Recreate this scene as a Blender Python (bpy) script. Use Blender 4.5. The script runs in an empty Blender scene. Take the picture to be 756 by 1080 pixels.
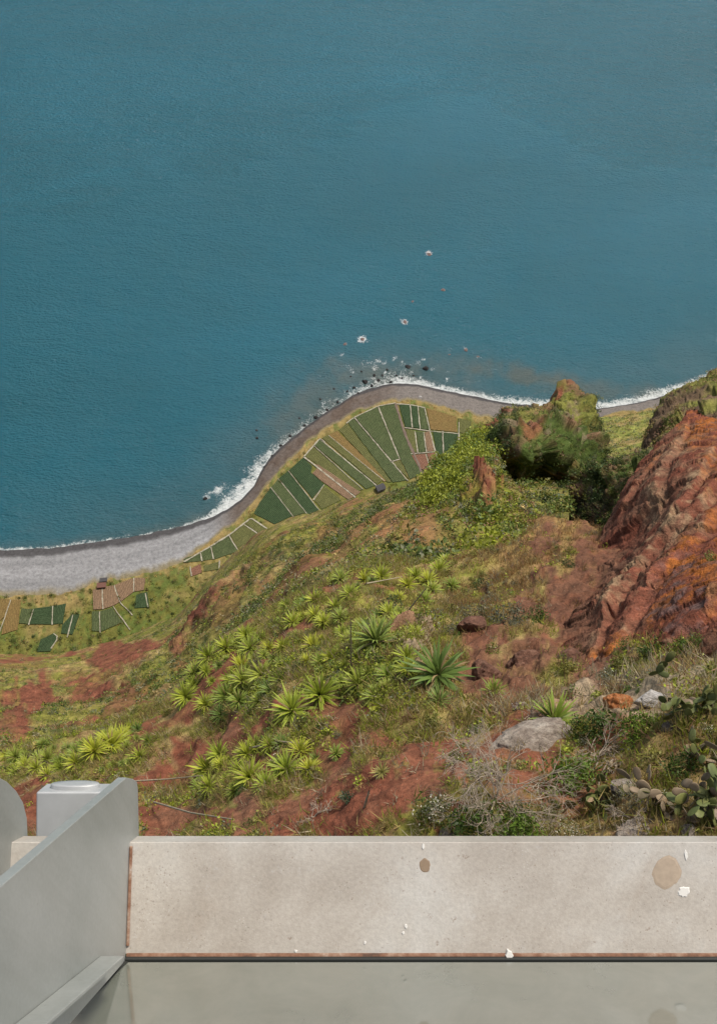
import bpy, math, random
import numpy as np
from mathutils import Vector, Matrix

# ------------------------------------------------------------------ camera, sky, sun, exposure
S = bpy.context.scene
COL = S.collection
F_PX, CU, CV = 1060.0, 378.0, 540.0          # focal length and centre in photo pixels (756 x 1080)
PITCH = math.radians(55.0)
CAM = np.array([0.0, 0.0, 560.0])            # 560 m above the sea
cp, sp = math.cos(PITCH), math.sin(PITCH)

cd = bpy.data.cameras.new('camera'); cam = bpy.data.objects.new('camera', cd); COL.objects.link(cam)
cam.location = CAM; cam.rotation_euler = (math.radians(90) - PITCH, 0, 0)
cd.sensor_fit = 'VERTICAL'; cd.sensor_height = 24.0; cd.lens = 24.0 * F_PX / 1080.0
cd.clip_start = 0.05; cd.clip_end = 60000
S.camera = cam

SUN_EL, SUN_AZ = math.radians(60), math.radians(48)    # azimuth clockwise from +Y (the sea)
W = bpy.data.worlds.new('World'); S.world = W; W.use_nodes = True
wn = W.node_tree.nodes; wn.clear()
sky = wn.new('ShaderNodeTexSky'); sky.sky_type = 'NISHITA'; sky.sun_disc = False
sky.sun_elevation = SUN_EL; sky.sun_rotation = SUN_AZ
sky.air_density = 1.0; sky.dust_density = 3.0; sky.ozone_density = 1.0
bg = wn.new('ShaderNodeBackground'); bg.inputs[1].default_value = 0.095
wo = wn.new('ShaderNodeOutputWorld')
hs = wn.new('ShaderNodeHueSaturation'); hs.inputs['Saturation'].default_value = 0.62      # thin cloud whitens the sky
W.node_tree.links.new(sky.outputs[0], hs.inputs['Color']); W.node_tree.links.new(hs.outputs[0], bg.inputs[0]); W.node_tree.links.new(bg.outputs[0], wo.inputs[0])

sl = bpy.data.lights.new('sun', 'SUN'); sl.energy = 2.7; sl.angle = math.radians(10); sl.color = (1.0, 0.93, 0.82)
sun = bpy.data.objects.new('sun', sl); COL.objects.link(sun); sun.location = (0, 0, 700)
sd = Vector((math.sin(SUN_AZ) * math.cos(SUN_EL), math.cos(SUN_AZ) * math.cos(SUN_EL), math.sin(SUN_EL)))
sun.rotation_euler = (-sd).to_track_quat('-Z', 'Y').to_euler()

S.view_settings.view_transform = 'Standard'; S.view_settings.look = 'None'
S.view_settings.exposure = 0.66; S.view_settings.gamma = 1.0; S.view_settings.use_curve_mapping = False

rng = np.random.default_rng(7)
random.seed(7)

# ------------------------------------------------------------------ helpers: picture rays to points in the world
def rays(u, v):
    a = (np.asarray(u, float) - CU) / F_PX; b = (CV - np.asarray(v, float)) / F_PX
    a, b = np.broadcast_arrays(a, b)
    return np.stack([a, cp + b * sp, -sp + b * cp], -1)
def unp(u, v, t):
    return CAM + rays(u, v) * np.asarray(t, float)[..., None]
def at_z(u, v, z):
    r = rays(u, v); return CAM + r * ((z - CAM[2]) / r[..., 2])[..., None]
def project(p):
    d = np.asarray(p, float) - CAM
    zf = d[..., 1] * cp - d[..., 2] * sp; yu = d[..., 1] * sp + d[..., 2] * cp
    return CU + F_PX * d[..., 0] / zf, CV - F_PX * yu / zf, zf

# ------------------------------------------------------------------ helpers: noise
def _h(ix, iy, iz, seed):
    h = (ix.astype(np.int64) * 374761393 + iy.astype(np.int64) * 668265263 + iz.astype(np.int64) * 2147483647 + seed * 974711) & 0xffffffff
    h = ((h ^ (h >> 13)) * 1274126177) & 0xffffffff
    h = ((h ^ (h >> 16)) * 2246822519) & 0xffffffff
    return ((h ^ (h >> 15)) & 0xffffff) / float(0xffffff)
def vnoise(p, seed=0):
    i = np.floor(p).astype(np.int64); f = p - i; f = f * f * f * (f * (f * 6 - 15) + 10)
    x, y, z = i[..., 0], i[..., 1], i[..., 2]; fx, fy, fz = f[..., 0], f[..., 1], f[..., 2]
    r = 0
    for dx in (0, 1):
        for dy in (0, 1):
            for dz in (0, 1):
                w = (fx if dx else 1 - fx) * (fy if dy else 1 - fy) * (fz if dz else 1 - fz)
                r = r + w * _h(x + dx, y + dy, z + dz, seed)
    return r * 2 - 1
def fbm(p, freq, octv=4, seed=0, gain=0.5, ridged=False):
    r = 0; a = 1.0; tot = 0
    for o in range(octv):
        n = vnoise(p * freq + 17.3 * o, seed + o)
        r = r + a * ((1 - 2 * np.abs(n)) if ridged else n); tot += a
        a *= gain; freq *= 2.07
    return r / tot
def facets(p, freq, seed=0, tilt=.9):
    """broken rock: each cell of space is a tilted plane, so that neighbours meet in sharp steps"""
    q = p * freq; sh = q.shape[:-1]; q = q.reshape(-1, 3); base = np.floor(q).astype(np.int64); best = np.full(len(q), 1e9); val = np.zeros(len(q))
    for dx in (-1, 0, 1):
        for dy in (-1, 0, 1):
            for dz in (-1, 0, 1):
                cx, cy, cz = base[:, 0] + dx, base[:, 1] + dy, base[:, 2] + dz
                r = [_h(cx, cy, cz, seed + k) for k in range(3)]; d = np.stack([q[:, 0] - cx - r[0], q[:, 1] - cy - r[1], q[:, 2] - cz - r[2]], -1)
                d2 = (d * d).sum(-1); m = d2 < best
                if not m.any(): continue
                h = [_h(cx[m], cy[m], cz[m], seed + 11 + k) * 2 - 1 for k in range(4)]
                best[m] = d2[m]; val[m] = h[0] * .55 + tilt * (h[1] * d[m, 0] + h[2] * d[m, 1] + h[3] * d[m, 2])
    return val.reshape(sh)
def sstep(a, b, x):
    t = np.clip((x - a) / (b - a), 0, 1); return t * t * (3 - 2 * t)
def blobs(u, v, lst, soft=0.35, warp=0.25, seed=3):
    p = np.stack([u, v, np.zeros_like(u)], -1) / 22.0
    w = fbm(p, 1.0, 3, seed) * warp * 2.2 + fbm(p, 4.0, 2, seed + 9) * warp
    m = np.zeros_like(u)
    for (cu, cv, ru, rv, rot, s) in lst:
        c, sn = math.cos(math.radians(rot)), math.sin(math.radians(rot))
        x = ((u - cu) * c + (v - cv) * sn) / ru; y = (-(u - cu) * sn + (v - cv) * c) / rv
        m = np.maximum(m, s * (1 - sstep(1 - soft, 1 + soft, np.sqrt(x * x + y * y) + w)))
    return m
class RBF:                                    # thin plate spline of log depth over the picture
    def __init__(self, pts):
        p = np.array(pts, float); self.x = p[:, :2] / 100.0; y = np.log(p[:, 2])
        n = len(p); d = np.linalg.norm(self.x[:, None] - self.x[None], axis=-1)
        K = self.k(d) + 1e-3 * np.eye(n); P = np.c_[np.ones(n), self.x]
        A = np.block([[K, P], [P.T, np.zeros((3, 3))]])
        self.w = np.linalg.solve(A, np.r_[y, 0, 0, 0])
    @staticmethod
    def k(d): return np.where(d > 0, d * d * np.log(np.maximum(d, 1e-9)), 0)
    def __call__(self, u, v):
        q = np.stack([np.asarray(u, float), np.asarray(v, float)], -1) / 100.0
        sh = q.shape[:-1]; q = q.reshape(-1, 2); out = np.empty(len(q))
        for i in range(0, len(q), 50000):
            b = q[i:i + 50000]; d = np.linalg.norm(b[:, None] - self.x[None], axis=-1)
            out[i:i + 50000] = self.k(d) @ self.w[:-3] + self.w[-3] + b @ self.w[-2:]
        return np.exp(out).reshape(sh)
def poly(pts):
    p = np.array(pts, float); return lambda u: np.interp(u, p[:, 0], p[:, 1])

# ------------------------------------------------------------------ helpers: meshes and tags
def mesh_np(name, verts, faces, mat=None, col=None, smooth=True, extra=None):
    """faces: (n,3) or (n,4) int array"""
    me = bpy.data.meshes.new(name); verts = np.asarray(verts, np.float32); faces = np.asarray(faces, np.int32)
    n, k = faces.shape
    me.vertices.add(len(verts)); me.vertices.foreach_set('co', verts.ravel())
    me.loops.add(n * k); me.loops.foreach_set('vertex_index', faces.ravel())
    me.polygons.add(n); me.polygons.foreach_set('loop_start', np.arange(0, n * k, k, dtype=np.int32))
    me.update(calc_edges=True)
    me.polygons.foreach_set('use_smooth', np.full(n, smooth))
    if col is not None:
        ca = me.color_attributes.new('Col', 'FLOAT_COLOR', 'POINT')
        c = np.ones((len(verts), 4), np.float32); c[:, :3] = col; ca.data.foreach_set('color', c.ravel())
    for nm, arr in (extra or {}).items():
        at = me.attributes.new(nm, 'FLOAT', 'POINT'); at.data.foreach_set('value', np.asarray(arr, np.float32).ravel())
    if mat: me.materials.append(mat)
    me.validate(); return me
def link(name, me, parent=None):
    o = bpy.data.objects.new(name, me); COL.objects.link(o)
    if parent is not None: o.parent = parent
    return o
def tag(o, label=None, cat=None, group=None, kind=None):
    if label: o['label'] = label
    if cat: o['category'] = cat
    if group: o['group'] = group
    if kind: o['kind'] = kind
    return o
def empty(name, loc, label, cat, group=None):
    o = bpy.data.objects.new(name, None); COL.objects.link(o); o.location = loc; o.empty_display_size = 0.2
    return tag(o, label, cat, group)
def grid_faces(nr, nc):
    i = np.arange(nr * nc).reshape(nr, nc)
    return np.stack([i[:-1, :-1], i[:-1, 1:], i[1:, 1:], i[1:, :-1]], -1).reshape(-1, 4)

# ------------------------------------------------------------------ helpers: materials
def new_mat(name):
    m = bpy.data.materials.new(name); m.use_nodes = True; nt = m.node_tree; nt.nodes.clear()
    out = nt.nodes.new('ShaderNodeOutputMaterial'); b = nt.nodes.new('ShaderNodeBsdfPrincipled')
    nt.links.new(b.outputs[0], out.inputs[0]); return m, nt, b
def nd(nt, typ, **kw):
    n = nt.nodes.new(typ)
    for k, v in kw.items(): setattr(n, k, v)
    return n
def noise_node(nt, scale, detail=4, rough=0.55, vec=None, dist=0.0):
    n = nd(nt, 'ShaderNodeTexNoise'); n.inputs['Scale'].default_value = scale; n.inputs['Detail'].default_value = detail
    n.inputs['Roughness'].default_value = rough; n.inputs['Distortion'].default_value = dist
    if vec is not None: nt.links.new(vec, n.inputs['Vector'])
    return n.outputs[0]
def ramp(nt, fac, stops):
    r = nd(nt, 'ShaderNodeValToRGB'); e = r.color_ramp.elements
    while len(e) < len(stops): e.new(0.5)
    for i, (p, c) in enumerate(stops):
        e[i].position = p; e[i].color = (*c, 1) if len(c) == 3 else c
    nt.links.new(fac, r.inputs[0]); return r.outputs[0]
def mixc(nt, fac, a, b, mode='MIX'):
    m = nd(nt, 'ShaderNodeMix', data_type='RGBA', blend_type=mode)
    for sock, val in ((m.inputs[0], fac), (m.inputs[6], a), (m.inputs[7], b)):
        if hasattr(val, 'node'): nt.links.new(val, sock)
        elif isinstance(val, (int, float)): sock.default_value = val
        else: sock.default_value = (*val, 1)
    return m.outputs[2]
def mth(nt, op, a, b=None, c=None, clamp=False):
    m = nd(nt, 'ShaderNodeMath', operation=op, use_clamp=clamp)
    for i, x in enumerate((a, b, c)):
        if x is None: continue
        if hasattr(x, 'node'): nt.links.new(x, m.inputs[i])
        else: m.inputs[i].default_value = x
    return m.outputs[0]
def bump(nt, b, height, strength, dist):
    n = nd(nt, 'ShaderNodeBump'); n.inputs['Strength'].default_value = strength; n.inputs['Distance'].default_value = dist
    nt.links.new(height, n.inputs['Height']); nt.links.new(n.outputs[0], b.inputs['Normal']); return n
def objco(nt): return nd(nt, 'ShaderNodeTexCoord').outputs['Object']

def ground_mat(name, s, bumpd, specks=0.35, var=0.5):
    """colour attribute broken up by noise at several sizes; s = texture frequency per metre"""
    m, nt, b = new_mat(name); co = objco(nt)
    at = nd(nt, 'ShaderNodeAttribute', attribute_name='Col').outputs['Color']
    n1 = noise_node(nt, s, 6, 0.65, co); n2 = noise_node(nt, s * 7, 5, 0.7, co)
    v1 = ramp(nt, n1, [(0.28, (1 - var,) * 3), (0.5, (1, 1, 1)), (0.72, (1 + var * 0.8,) * 3)])
    v2 = ramp(nt, n2, [(0.3, (0.55, 0.52, 0.5)), (0.5, (1, 1, 1)), (0.72, (1.5, 1.5, 1.45))])
    c = mixc(nt, 1.0, at, v1, 'MULTIPLY'); c = mixc(nt, specks * 2, c, v2, 'MULTIPLY')
    vo = nd(nt, 'ShaderNodeTexVoronoi'); vo.inputs['Scale'].default_value = s * 5; nt.links.new(co, vo.inputs['Vector'])
    pale = mth(nt, 'LESS_THAN', vo.outputs['Distance'], 0.13)
    c = mixc(nt, mth(nt, 'MULTIPLY', pale, 0.35), c, (0.30, 0.24, 0.17))
    nt.links.new(c, b.inputs['Base Color']); b.inputs['Roughness'].default_value = 0.95; b.inputs['Specular IOR Level'].default_value = 0.15
    h = mth(nt, 'ADD', mth(nt, 'MULTIPLY', n1, 1.0), mth(nt, 'MULTIPLY', n2, 0.35))
    bump(nt, b, h, 0.9, bumpd); return m
def leaf_mat(name, rough=0.55, trans=0.25):
    m, nt, b = new_mat(name); out = nt.nodes['Material Output'] if 'Material Output' in nt.nodes else [n for n in nt.nodes if n.type == 'OUTPUT_MATERIAL'][0]
    at = nd(nt, 'ShaderNodeAttribute', attribute_name='Col').outputs['Color']
    oi = nd(nt, 'ShaderNodeObjectInfo')
    v = ramp(nt, oi.outputs['Random'], [(0, (0.78, 0.85, 0.8)), (0.5, (1, 1, 1)), (1, (1.2, 1.1, 0.95))])
    c = mixc(nt, 1.0, at, v, 'MULTIPLY')
    nt.links.new(c, b.inputs['Base Color']); b.inputs['Roughness'].default_value = rough; b.inputs['Specular IOR Level'].default_value = 0.3
    tr = nd(nt, 'ShaderNodeBsdfTranslucent'); nt.links.new(c, tr.inputs[0])
    mx = nd(nt, 'ShaderNodeMixShader'); mx.inputs[0].default_value = trans
    nt.links.new(b.outputs[0], mx.inputs[1]); nt.links.new(tr.outputs[0], mx.inputs[2]); nt.links.new(mx.outputs[0], out.inputs[0])
    return m
M_LEAF = leaf_mat('leaves'); M_DRY = leaf_mat('dry_grass', 0.8, 0.45)

RED = np.array([0.165, 0.060, 0.038]); BROWN = np.array([0.150, 0.085, 0.050]); STRAW = np.array([0.225, 0.165, 0.066])
OLIVE = np.array([0.122, 0.122, 0.028]); GREEN = np.array([0.055, 0.080, 0.018]); LIME = np.array([0.160, 0.178, 0.018])
DARKG = np.array([0.030, 0.046, 0.014]); OCHRE = np.array([0.230, 0.120, 0.055]); ORANGE = np.array([0.36, 0.115, 0.020])
GREY = np.array([0.30, 0.27, 0.23]); PALE = np.array([0.34, 0.28, 0.19])
RED, BROWN, STRAW, OLIVE, GREEN, LIME, DARKG, OCHRE = [x * 1.3 for x in (RED, BROWN, STRAW, OLIVE, GREEN, LIME, DARKG, OCHRE)]; PALE = PALE * 1.15
RED = np.array([0.172, 0.060, 0.034])

# ------------------------------------------------------------------ terrain sheets
U_COLS = np.r_[np.linspace(-700, -80, 40), np.arange(-60, 817, 1.6), np.linspace(836, 1400, 36)]
class Layer: pass
def loft(ucols, crest, vbot, nfront, depth, backlen, amp, nb=10, vpow=1.0):
    """a slope seen from the front with its crest, and the drop behind the crest"""
    L = Layer(); nc = len(ucols)
    s = np.linspace(0, 1, nfront)[:, None] ** vpow
    vc = crest(ucols)[None]; vb = vbot(ucols)[None]
    Vf = vb + (vc - vb) * s; Uf = np.broadcast_to(ucols[None], Vf.shape)
    Pf = unp(Uf, Vf, depth(Uf, Vf))
    pc = Pf[-1]; out = pc[:, :2] - CAM[:2]; out = out / np.linalg.norm(out, axis=1, keepdims=True)
    rows = []; cur = pc.copy()
    for j in range(nb):
        ang = math.radians(62 + 22 * min(1, j / 4)); st = backlen / nb
        cur = cur + np.c_[out * math.cos(ang) * st, np.full(nc, -math.sin(ang) * st)]; rows.append(cur.copy())
    P = np.concatenate([Pf, np.array(rows)]) if nb else Pf
    L.u = np.concatenate([Uf, np.repeat(ucols[None], nb, 0)]); L.v = np.concatenate([Vf, np.repeat(vc, nb, 0)])
    dr = np.gradient(P, axis=0); dc = np.gradient(P, axis=1)
    n = np.cross(dc, dr); n /= np.maximum(np.linalg.norm(n, axis=-1, keepdims=True), 1e-9)
    mid = nfront // 2
    if np.mean(np.sum(n[:nfront] * (CAM - P[:nfront]), -1)) < 0: n = -n
    P = P + n * amp(P, L.u, L.v)[..., None]
    L.P = P; L.nf = nfront
    dr = np.gradient(P, axis=0); dc = np.gradient(P, axis=1); n2 = np.cross(dc, dr); n2 /= np.maximum(np.linalg.norm(n2, axis=-1, keepdims=True), 1e-9)
    L.n = n2 * np.sign(np.sum(n2 * n, -1, keepdims=True)); return L
def build_layer(L, name, col, mat):
    nr, nc = L.P.shape[:2]
    o = link(name, mesh_np(name, L.P.reshape(-1, 3), grid_faces(nr, nc), mat, col.reshape(-1, 3)))
    L.obj = o; return tag(o, kind='structure')
def surf(L, u, v):
    """nearest front vertex of the layer for picture positions: point, normal"""
    u = np.atleast_1d(np.asarray(u, float)); v = np.atleast_1d(np.asarray(v, float))
    U0 = L.u[0]; ci = np.clip(np.searchsorted(U0, u), 1, len(U0) - 1); ci = np.where(u - U0[ci - 1] < U0[ci] - u, ci - 1, ci)
    # rows: v changes linearly from L.v[0] to L.v[nf-1]
    vv = L.v[:L.nf, ci]; ri = np.argmin(np.abs(vv - v[None]), 0)
    return L.P[ri, ci], L.n[ri, ci]
def mixv(a, b, m): return a * (1 - m[..., None]) + b * m[..., None]

# --- A: near slope -------------------------------------------------------------
crestA = poly([(-700, 905), (-300, 850), (0, 795), (100, 765), (180, 735), (215, 692), (260, 655), (300, 630), (345, 606), (370, 594),
               (400, 586), (430, 589), (460, 591), (500, 588), (540, 572), (562, 556), (575, 547), (600, 549), (612, 546), (625, 549), (645, 560), (700, 570), (800, 560), (1400, 520)])
tA = RBF([(378, 885, 24), (378, 1000, 21), (378, 1280, 20), (378, 750, 31), (378, 680, 38), (378, 640, 45), (390, 595, 58), (0, 1000, 28), (0, 1300, 24), (756, 1300, 19),
          (0, 800, 66), (100, 800, 52), (170, 870, 34), (200, 760, 50), (250, 700, 52), (300, 650, 57), (100, 770, 64), (30, 850, 48), (250, 820, 34), (480, 590, 62),
          (756, 760, 23), (756, 880, 20), (600, 720, 31), (600, 850, 22), (640, 640, 41), (570, 552, 62), (625, 552, 60), (500, 700, 33.5), (520, 620, 47), (756, 680, 29), (756, 600, 46),
          (900, 700, 30), (1400, 700, 45), (-300, 900, 70), (-700, 950, 110), (-300, 1200, 35), (1200, 1200, 25)])
rockA = [(437, 685, 14, 40, 30, 1), (500, 676, 16, 12, 0, .6), (560, 700, 30, 10, -10, .5)]
def ampA(P, u, v):
    m = blobs(u, v, rockA, 0.3, 0.3)
    gq = np.stack([P[..., 0], P[..., 1] * .35, P[..., 2] * .35], -1); cm = sstep(0, 30, v - crestA(u))
    d = 0.75 * fbm(P, 0.16, 4, 11) + .75 * cm * (fbm(gq, .17, 4, 19, ridged=True) - .25) + 0.22 * fbm(P, 0.9, 4, 12) + 0.05 * fbm(P, 4.0, 3, 14)
    sl_ = blobs(u, v, [(600, 650, 80, 80, 0, 1)], .6)
    d = d + sl_ * (.16 * facets(P, .8, 17) + .10 * facets(P, 2.0, 18))
    return d + m * (0.25 + 0.4 * facets(P, .55, 15) + .18 * facets(P, 1.5, 16))
A = loft(U_COLS, crestA, poly([(-700, 1500), (1400, 1500)]), 460, tA, 70, ampA, vpow=0.62)
bareA = [(395, 832, 85, 46, -8, 1.15), (310, 864, 90, 24, -6, 1.1), (345, 780, 60, 18, -20, .8), (235, 783, 75, 15, -22, 1), (285, 762, 40, 10, -22, .9), (165, 868, 45, 25, 0, 1), (150, 830, 40, 14, -20, .8),
         (455, 770, 50, 16, -5, .9), (610, 655, 60, 70, -30, .95), (545, 692, 50, 22, 0, .8), (505, 672, 20, 12, 0, .9), (355, 745, 22, 16, 0, .8), (430, 612, 26, 10, 0, .5), (55, 850, 60, 20, 0, .9),
         (640, 620, 50, 60, 0, .8), (340, 800, 26, 40, 20, .7), (545, 620, 50, 12, -15, .35), (200, 815, 40, 12, -20, .6)]
def colA(L):
    u, v, P = L.u, L.v, L.P
    n = fbm(P, 0.35, 5, 21); n2 = fbm(P, 1.6, 4, 22); n3 = fbm(P, 5.0, 3, 23)
    nb_a = fbm(P, .22, 5, 28) + .35 * fbm(P, .8, 3, 29)
    bare = np.clip(blobs(u, v, bareA, 0.5, 0.55) * 1.15 + 0.25 * n2 + .9 * sstep(.16, .36, nb_a) * sstep(900, 760, u + v * .15), 0, 1)
    veg = mixv(np.broadcast_to(STRAW * 0.95, P.shape), np.broadcast_to(OLIVE, P.shape), sstep(-0.25, 0.35, n + 0.5 * n2))
    veg = mixv(veg, np.broadcast_to(LIME * .8, P.shape), sstep(.0, .4, fbm(P, .45, 4, 27)) * .6 * sstep(600, 480, u))
    veg = mixv(veg, np.broadcast_to(BROWN, P.shape), sstep(0.05, 0.5, n3 - 0.4 * n) * 0.7)
    upper = (1 - sstep(575, 640, v)) * sstep(480, 560, u)
    veg = mixv(veg, np.broadcast_to(STRAW * np.array([0.95, .85, .8]), P.shape), upper)
    soil = mixv(np.broadcast_to(RED, P.shape), np.broadcast_to(BROWN * .9, P.shape), np.clip(sstep(-0.2, 0.6, n) * 0.6, 0, 1))
    soil = mixv(soil, np.broadcast_to(np.array([.125, .062, .038]), P.shape), blobs(u, v, [(600, 640, 90, 90, 0, .85), (545, 690, 60, 40, 0, .8)], .6) * sstep(-.5, .3, n2 + .3))
    pale = blobs(u, v, [(720, 715, 95, 26, -12, 1), (640, 740, 60, 20, 0, .8)], 0.4)
    c = mixv(veg, soil, bare)
    c = mixv(c, np.broadcast_to(PALE * 0.85, P.shape), pale * 0.8)
    rk = blobs(u, v, rockA[:1], 0.3)
    return mixv(c, np.broadcast_to(np.array([.26, .2, .14]), P.shape), rk * .8), bare
cA, A.bare = colA(A)
M_NEAR = ground_mat('cliff_soil', 1.1, 0.18)
build_layer(A, 'hillside', cA, M_NEAR)

# --- B: long slope down to the coastal fields -----------------------------------------
crestB = poly([(-700, 740), (-200, 705), (0, 690), (50, 688), (100, 678), (150, 664), (185, 650), (200, 638), (215, 617), (240, 590), (270, 563), (300, 549),
               (350, 533), (400, 521), (440, 509), (470, 500), (530, 500), (600, 520)])
tB = RBF([(-300, 700, 600), (-600, 735, 590), (0, 692, 600), (0, 715, 480), (0, 745, 330), (0, 790, 150), (0, 850, 90), (100, 682, 610), (100, 705, 480), (100, 740, 300), (100, 790, 135),
          (150, 666, 610), (200, 640, 560), (200, 690, 300), (200, 760, 90), (220, 615, 560), (270, 565, 540), (270, 610, 370), (270, 660, 170), (300, 548, 520), (350, 534, 470), (350, 580, 280),
          (350, 620, 120), (400, 522, 390), (400, 560, 210), (400, 600, 95), (440, 510, 300), (440, 550, 160), (440, 600, 85), (500, 500, 230), (500, 600, 90), (-300, 850, 130), (600, 600, 100), (-600, 900, 150), (350, 660, 100), (440, 645, 90), (520, 640, 95), (250, 715, 105), (150, 810, 100), (300, 690, 100)])
uB = np.r_[np.linspace(-700, -80, 40), np.arange(-60, 600, 1.6)]
def ampB(P, u, v):
    k = sstep(700, 500, v)
    q = np.stack([P[..., 0] * .9 - P[..., 1] * .35, P[..., 1] * .18, P[..., 2] * .18], -1)
    k = (.2 + .8 * sstep(0, 45, v - crestB(u))) * (.04 + .96 * sstep(40, 0, v - crestA(u)))
    return k * (6.0 * fbm(P, 0.016, 4, 31) + 5.5 * (fbm(q, 0.035, 4, 35, ridged=True) - .25) + 3.0 * (fbm(P, 0.06, 4, 32, ridged=True) - .25) + 1.2 * fbm(P, 0.3, 3, 33)) * np.clip(np.linalg.norm(P - CAM, axis=-1) / 330, 0.2, 1)
B = loft(uB, crestB, lambda u: crestA(u) + 45, 330, tB, 60, ampB)
redB = [(128, 690, 36, 13, 0, 1), (32, 742, 32, 20, -20, 1), (85, 738, 40, 9, -15, .9), (150, 735, 40, 8, -30, .7), (10, 770, 30, 12, 0, .7), (195, 690, 18, 6, -50, .7),
        (60, 720, 40, 6, -10, .5), (425, 565, 30, 14, 0, .6), (180, 720, 28, 7, -35, .6), (120, 715, 45, 5, -20, .6), (215, 660, 20, 4, -45, .5), (15, 700, 25, 5, 0, .4), (330, 600, 24, 5, -35, .5), (280, 625, 20, 5, -45, .5), (355, 570, 22, 6, -30, .5), (400, 575, 20, 8, -20, .6), (250, 640, 26, 4, -50, .45)]
def colB(L):
    u, v, P = L.u, L.v, L.P
    n = fbm(P, 0.05, 5, 41); n2 = fbm(P, 0.22, 4, 42)
    veg = mixv(np.broadcast_to(OLIVE * np.array([1.05, 1, .95]), P.shape), np.broadcast_to(STRAW * .9, P.shape), sstep(-0.3, 0.4, n + 0.6 * n2))
    veg = mixv(veg, np.broadcast_to(GREEN, P.shape), sstep(0.1, 0.5, n2 - 0.5 * n) * .75)
    veg = mixv(veg, np.broadcast_to(BROWN * .9, P.shape), sstep(0.15, 0.5, fbm(P, 0.12, 4, 43)) * .7)
    L.bare = np.clip(.7 * sstep(.18, .4, fbm(P, .035, 5, 48) + .3 * n2) + blobs(u, v, redB, 0.4, 0.5) + 0.3 * n2 * blobs(u, v, redB, 1.2, 0.5), 0, 1)
    soil = mixv(np.broadcast_to(RED * np.array([.95, 1, 1.05]), P.shape), np.broadcast_to(OCHRE, P.shape), sstep(330, 420, u))
    return mixv(veg, soil, L.bare)
cB = colB(B)
M_MID = ground_mat('slope_soil', 0.22, 0.8, .5, .65)
build_layer(B, 'cliff_slope', cB, M_MID)

# --- C: green spur with the ochre stack --------------------------------------------------
crestC = poly([(415, 550), (425, 536), (440, 519), (450, 508), (465, 493), (480, 478), (492, 464), (505, 451), (515, 462), (525, 490), (540, 512), (555, 532), (566, 549), (580, 570)])
tC = RBF([(415, 545, 120), (425, 600, 92), (450, 500, 160), (480, 464, 195), (505, 446, 215), (500, 640, 96), (430, 640, 100), (570, 620, 96), (500, 600, 84), (500, 575, 92), (470, 540, 112), (505, 520, 118), (525, 492, 150), (555, 535, 112), (570, 560, 96), (480, 500, 145), (560, 600, 92)])
ochreC = [(509, 527, 15, 17, 0, 1), (505, 508, 8, 14, -10, 1)]
def ampC(P, u, v):
    k = .35 + .65 * sstep(0, 22, v - crestC(u))
    return k * (1.6 * fbm(P, 0.06, 4, 51) + 0.9 * fbm(P, 0.25, 4, 52)) + blobs(u, v, ochreC, .45, .3) * (1.8 + 1.5 * facets(P * np.array([1, 1, .5]), .45, 53) + .5 * facets(P, 1.3, 54))
C = loft(np.arange(415, 580.5, 1.1), crestC, lambda u: crestA(u) + 24, 170, tC, 60, ampC)
def colC(L):
    u, v, P = L.u, L.v, L.P; n = fbm(P, 0.12, 5, 54); n2 = fbm(P, 0.6, 3, 55)
    c = mixv(np.broadcast_to(LIME * .7, P.shape), np.broadcast_to(OLIVE, P.shape), sstep(-.3, .3, n + .4 * n2))
    c = mixv(c, np.broadcast_to(OCHRE * .8, P.shape), np.clip(blobs(u, v, [(440, 560, 34, 18, -30, .8), (470, 560, 12, 20, 30, .4)], .5, .5) + sstep(.25, .5, n2) * .4, 0, 1))
    L.bare = blobs(u, v, ochreC + [(440, 562, 26, 14, -30, .7)], .35, .2)
    oc = mixv(np.broadcast_to(OCHRE * .8, P.shape), np.broadcast_to(RED * .8, P.shape), sstep(-.2, .4, fbm(P, .7, 5, 58, ridged=True)))
    return mixv(c, oc, blobs(u, v, ochreC, .35, .35))
cC = colC(C); build_layer(C, 'green_spur', cC, ground_mat('spur_soil', 0.4, 0.5))

# --- D: pinnacle ---------------------------------------------------------------------------
crestD = poly([(470, 495), (486, 476), (500, 462), (512, 449), (525, 438), (535, 432), (548, 429), (562, 431), (575, 431), (582, 424), (588, 414), (595, 406), (602, 402), (610, 406), (616, 417),
               (622, 430), (630, 446), (635, 460), (637, 472), (642, 488), (655, 483), (670, 478), (700, 474), (760, 480)])
tD = RBF([(470, 470, 235), (500, 447, 225), (545, 428, 215), (570, 432, 222), (600, 405, 235), (612, 408, 238), (630, 445, 225), (560, 470, 172), (590, 450, 200), (605, 470, 190), (530, 470, 180),
          (560, 500, 178), (590, 500, 190), (600, 540, 175), (620, 500, 178), (640, 495, 190), (660, 490, 170), (650, 530, 145), (570, 560, 165), (540, 520, 182), (500, 520, 190), (700, 480, 175), (600, 620, 150), (760, 520, 150), (575, 445, 212)])
def ampD(P, u, v):
    q = np.stack([P[..., 0], P[..., 1] * .6, P[..., 2] * .28], -1)
    k = .15 + .85 * sstep(2, 40, v - crestD(u))
    return k * (2.6 * (fbm(P, 0.045, 4, 61, ridged=True) - .25) + 6.5 * (fbm(q, 0.09, 5, 62, ridged=True) - .25) + 2.0 * facets(q, .12, 68)) + 1.4 * facets(q, .30, 69) + .5 * facets(P, .9, 70) + .5 * fbm(P, .6, 4, 63)
D = loft(np.arange(470, 761, 1.1), crestD, poly([(470, 620), (760, 620)]), 230, tD, 110, ampD)
redD = [(522, 445, 16, 5, -22, .9), (589, 420, 3.5, 14, 24, 1), (599, 406, 4, 3, 0, .5), (598, 505, 16, 4, -35, .7), (557, 462, 8, 6, 0, .7)]
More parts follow.
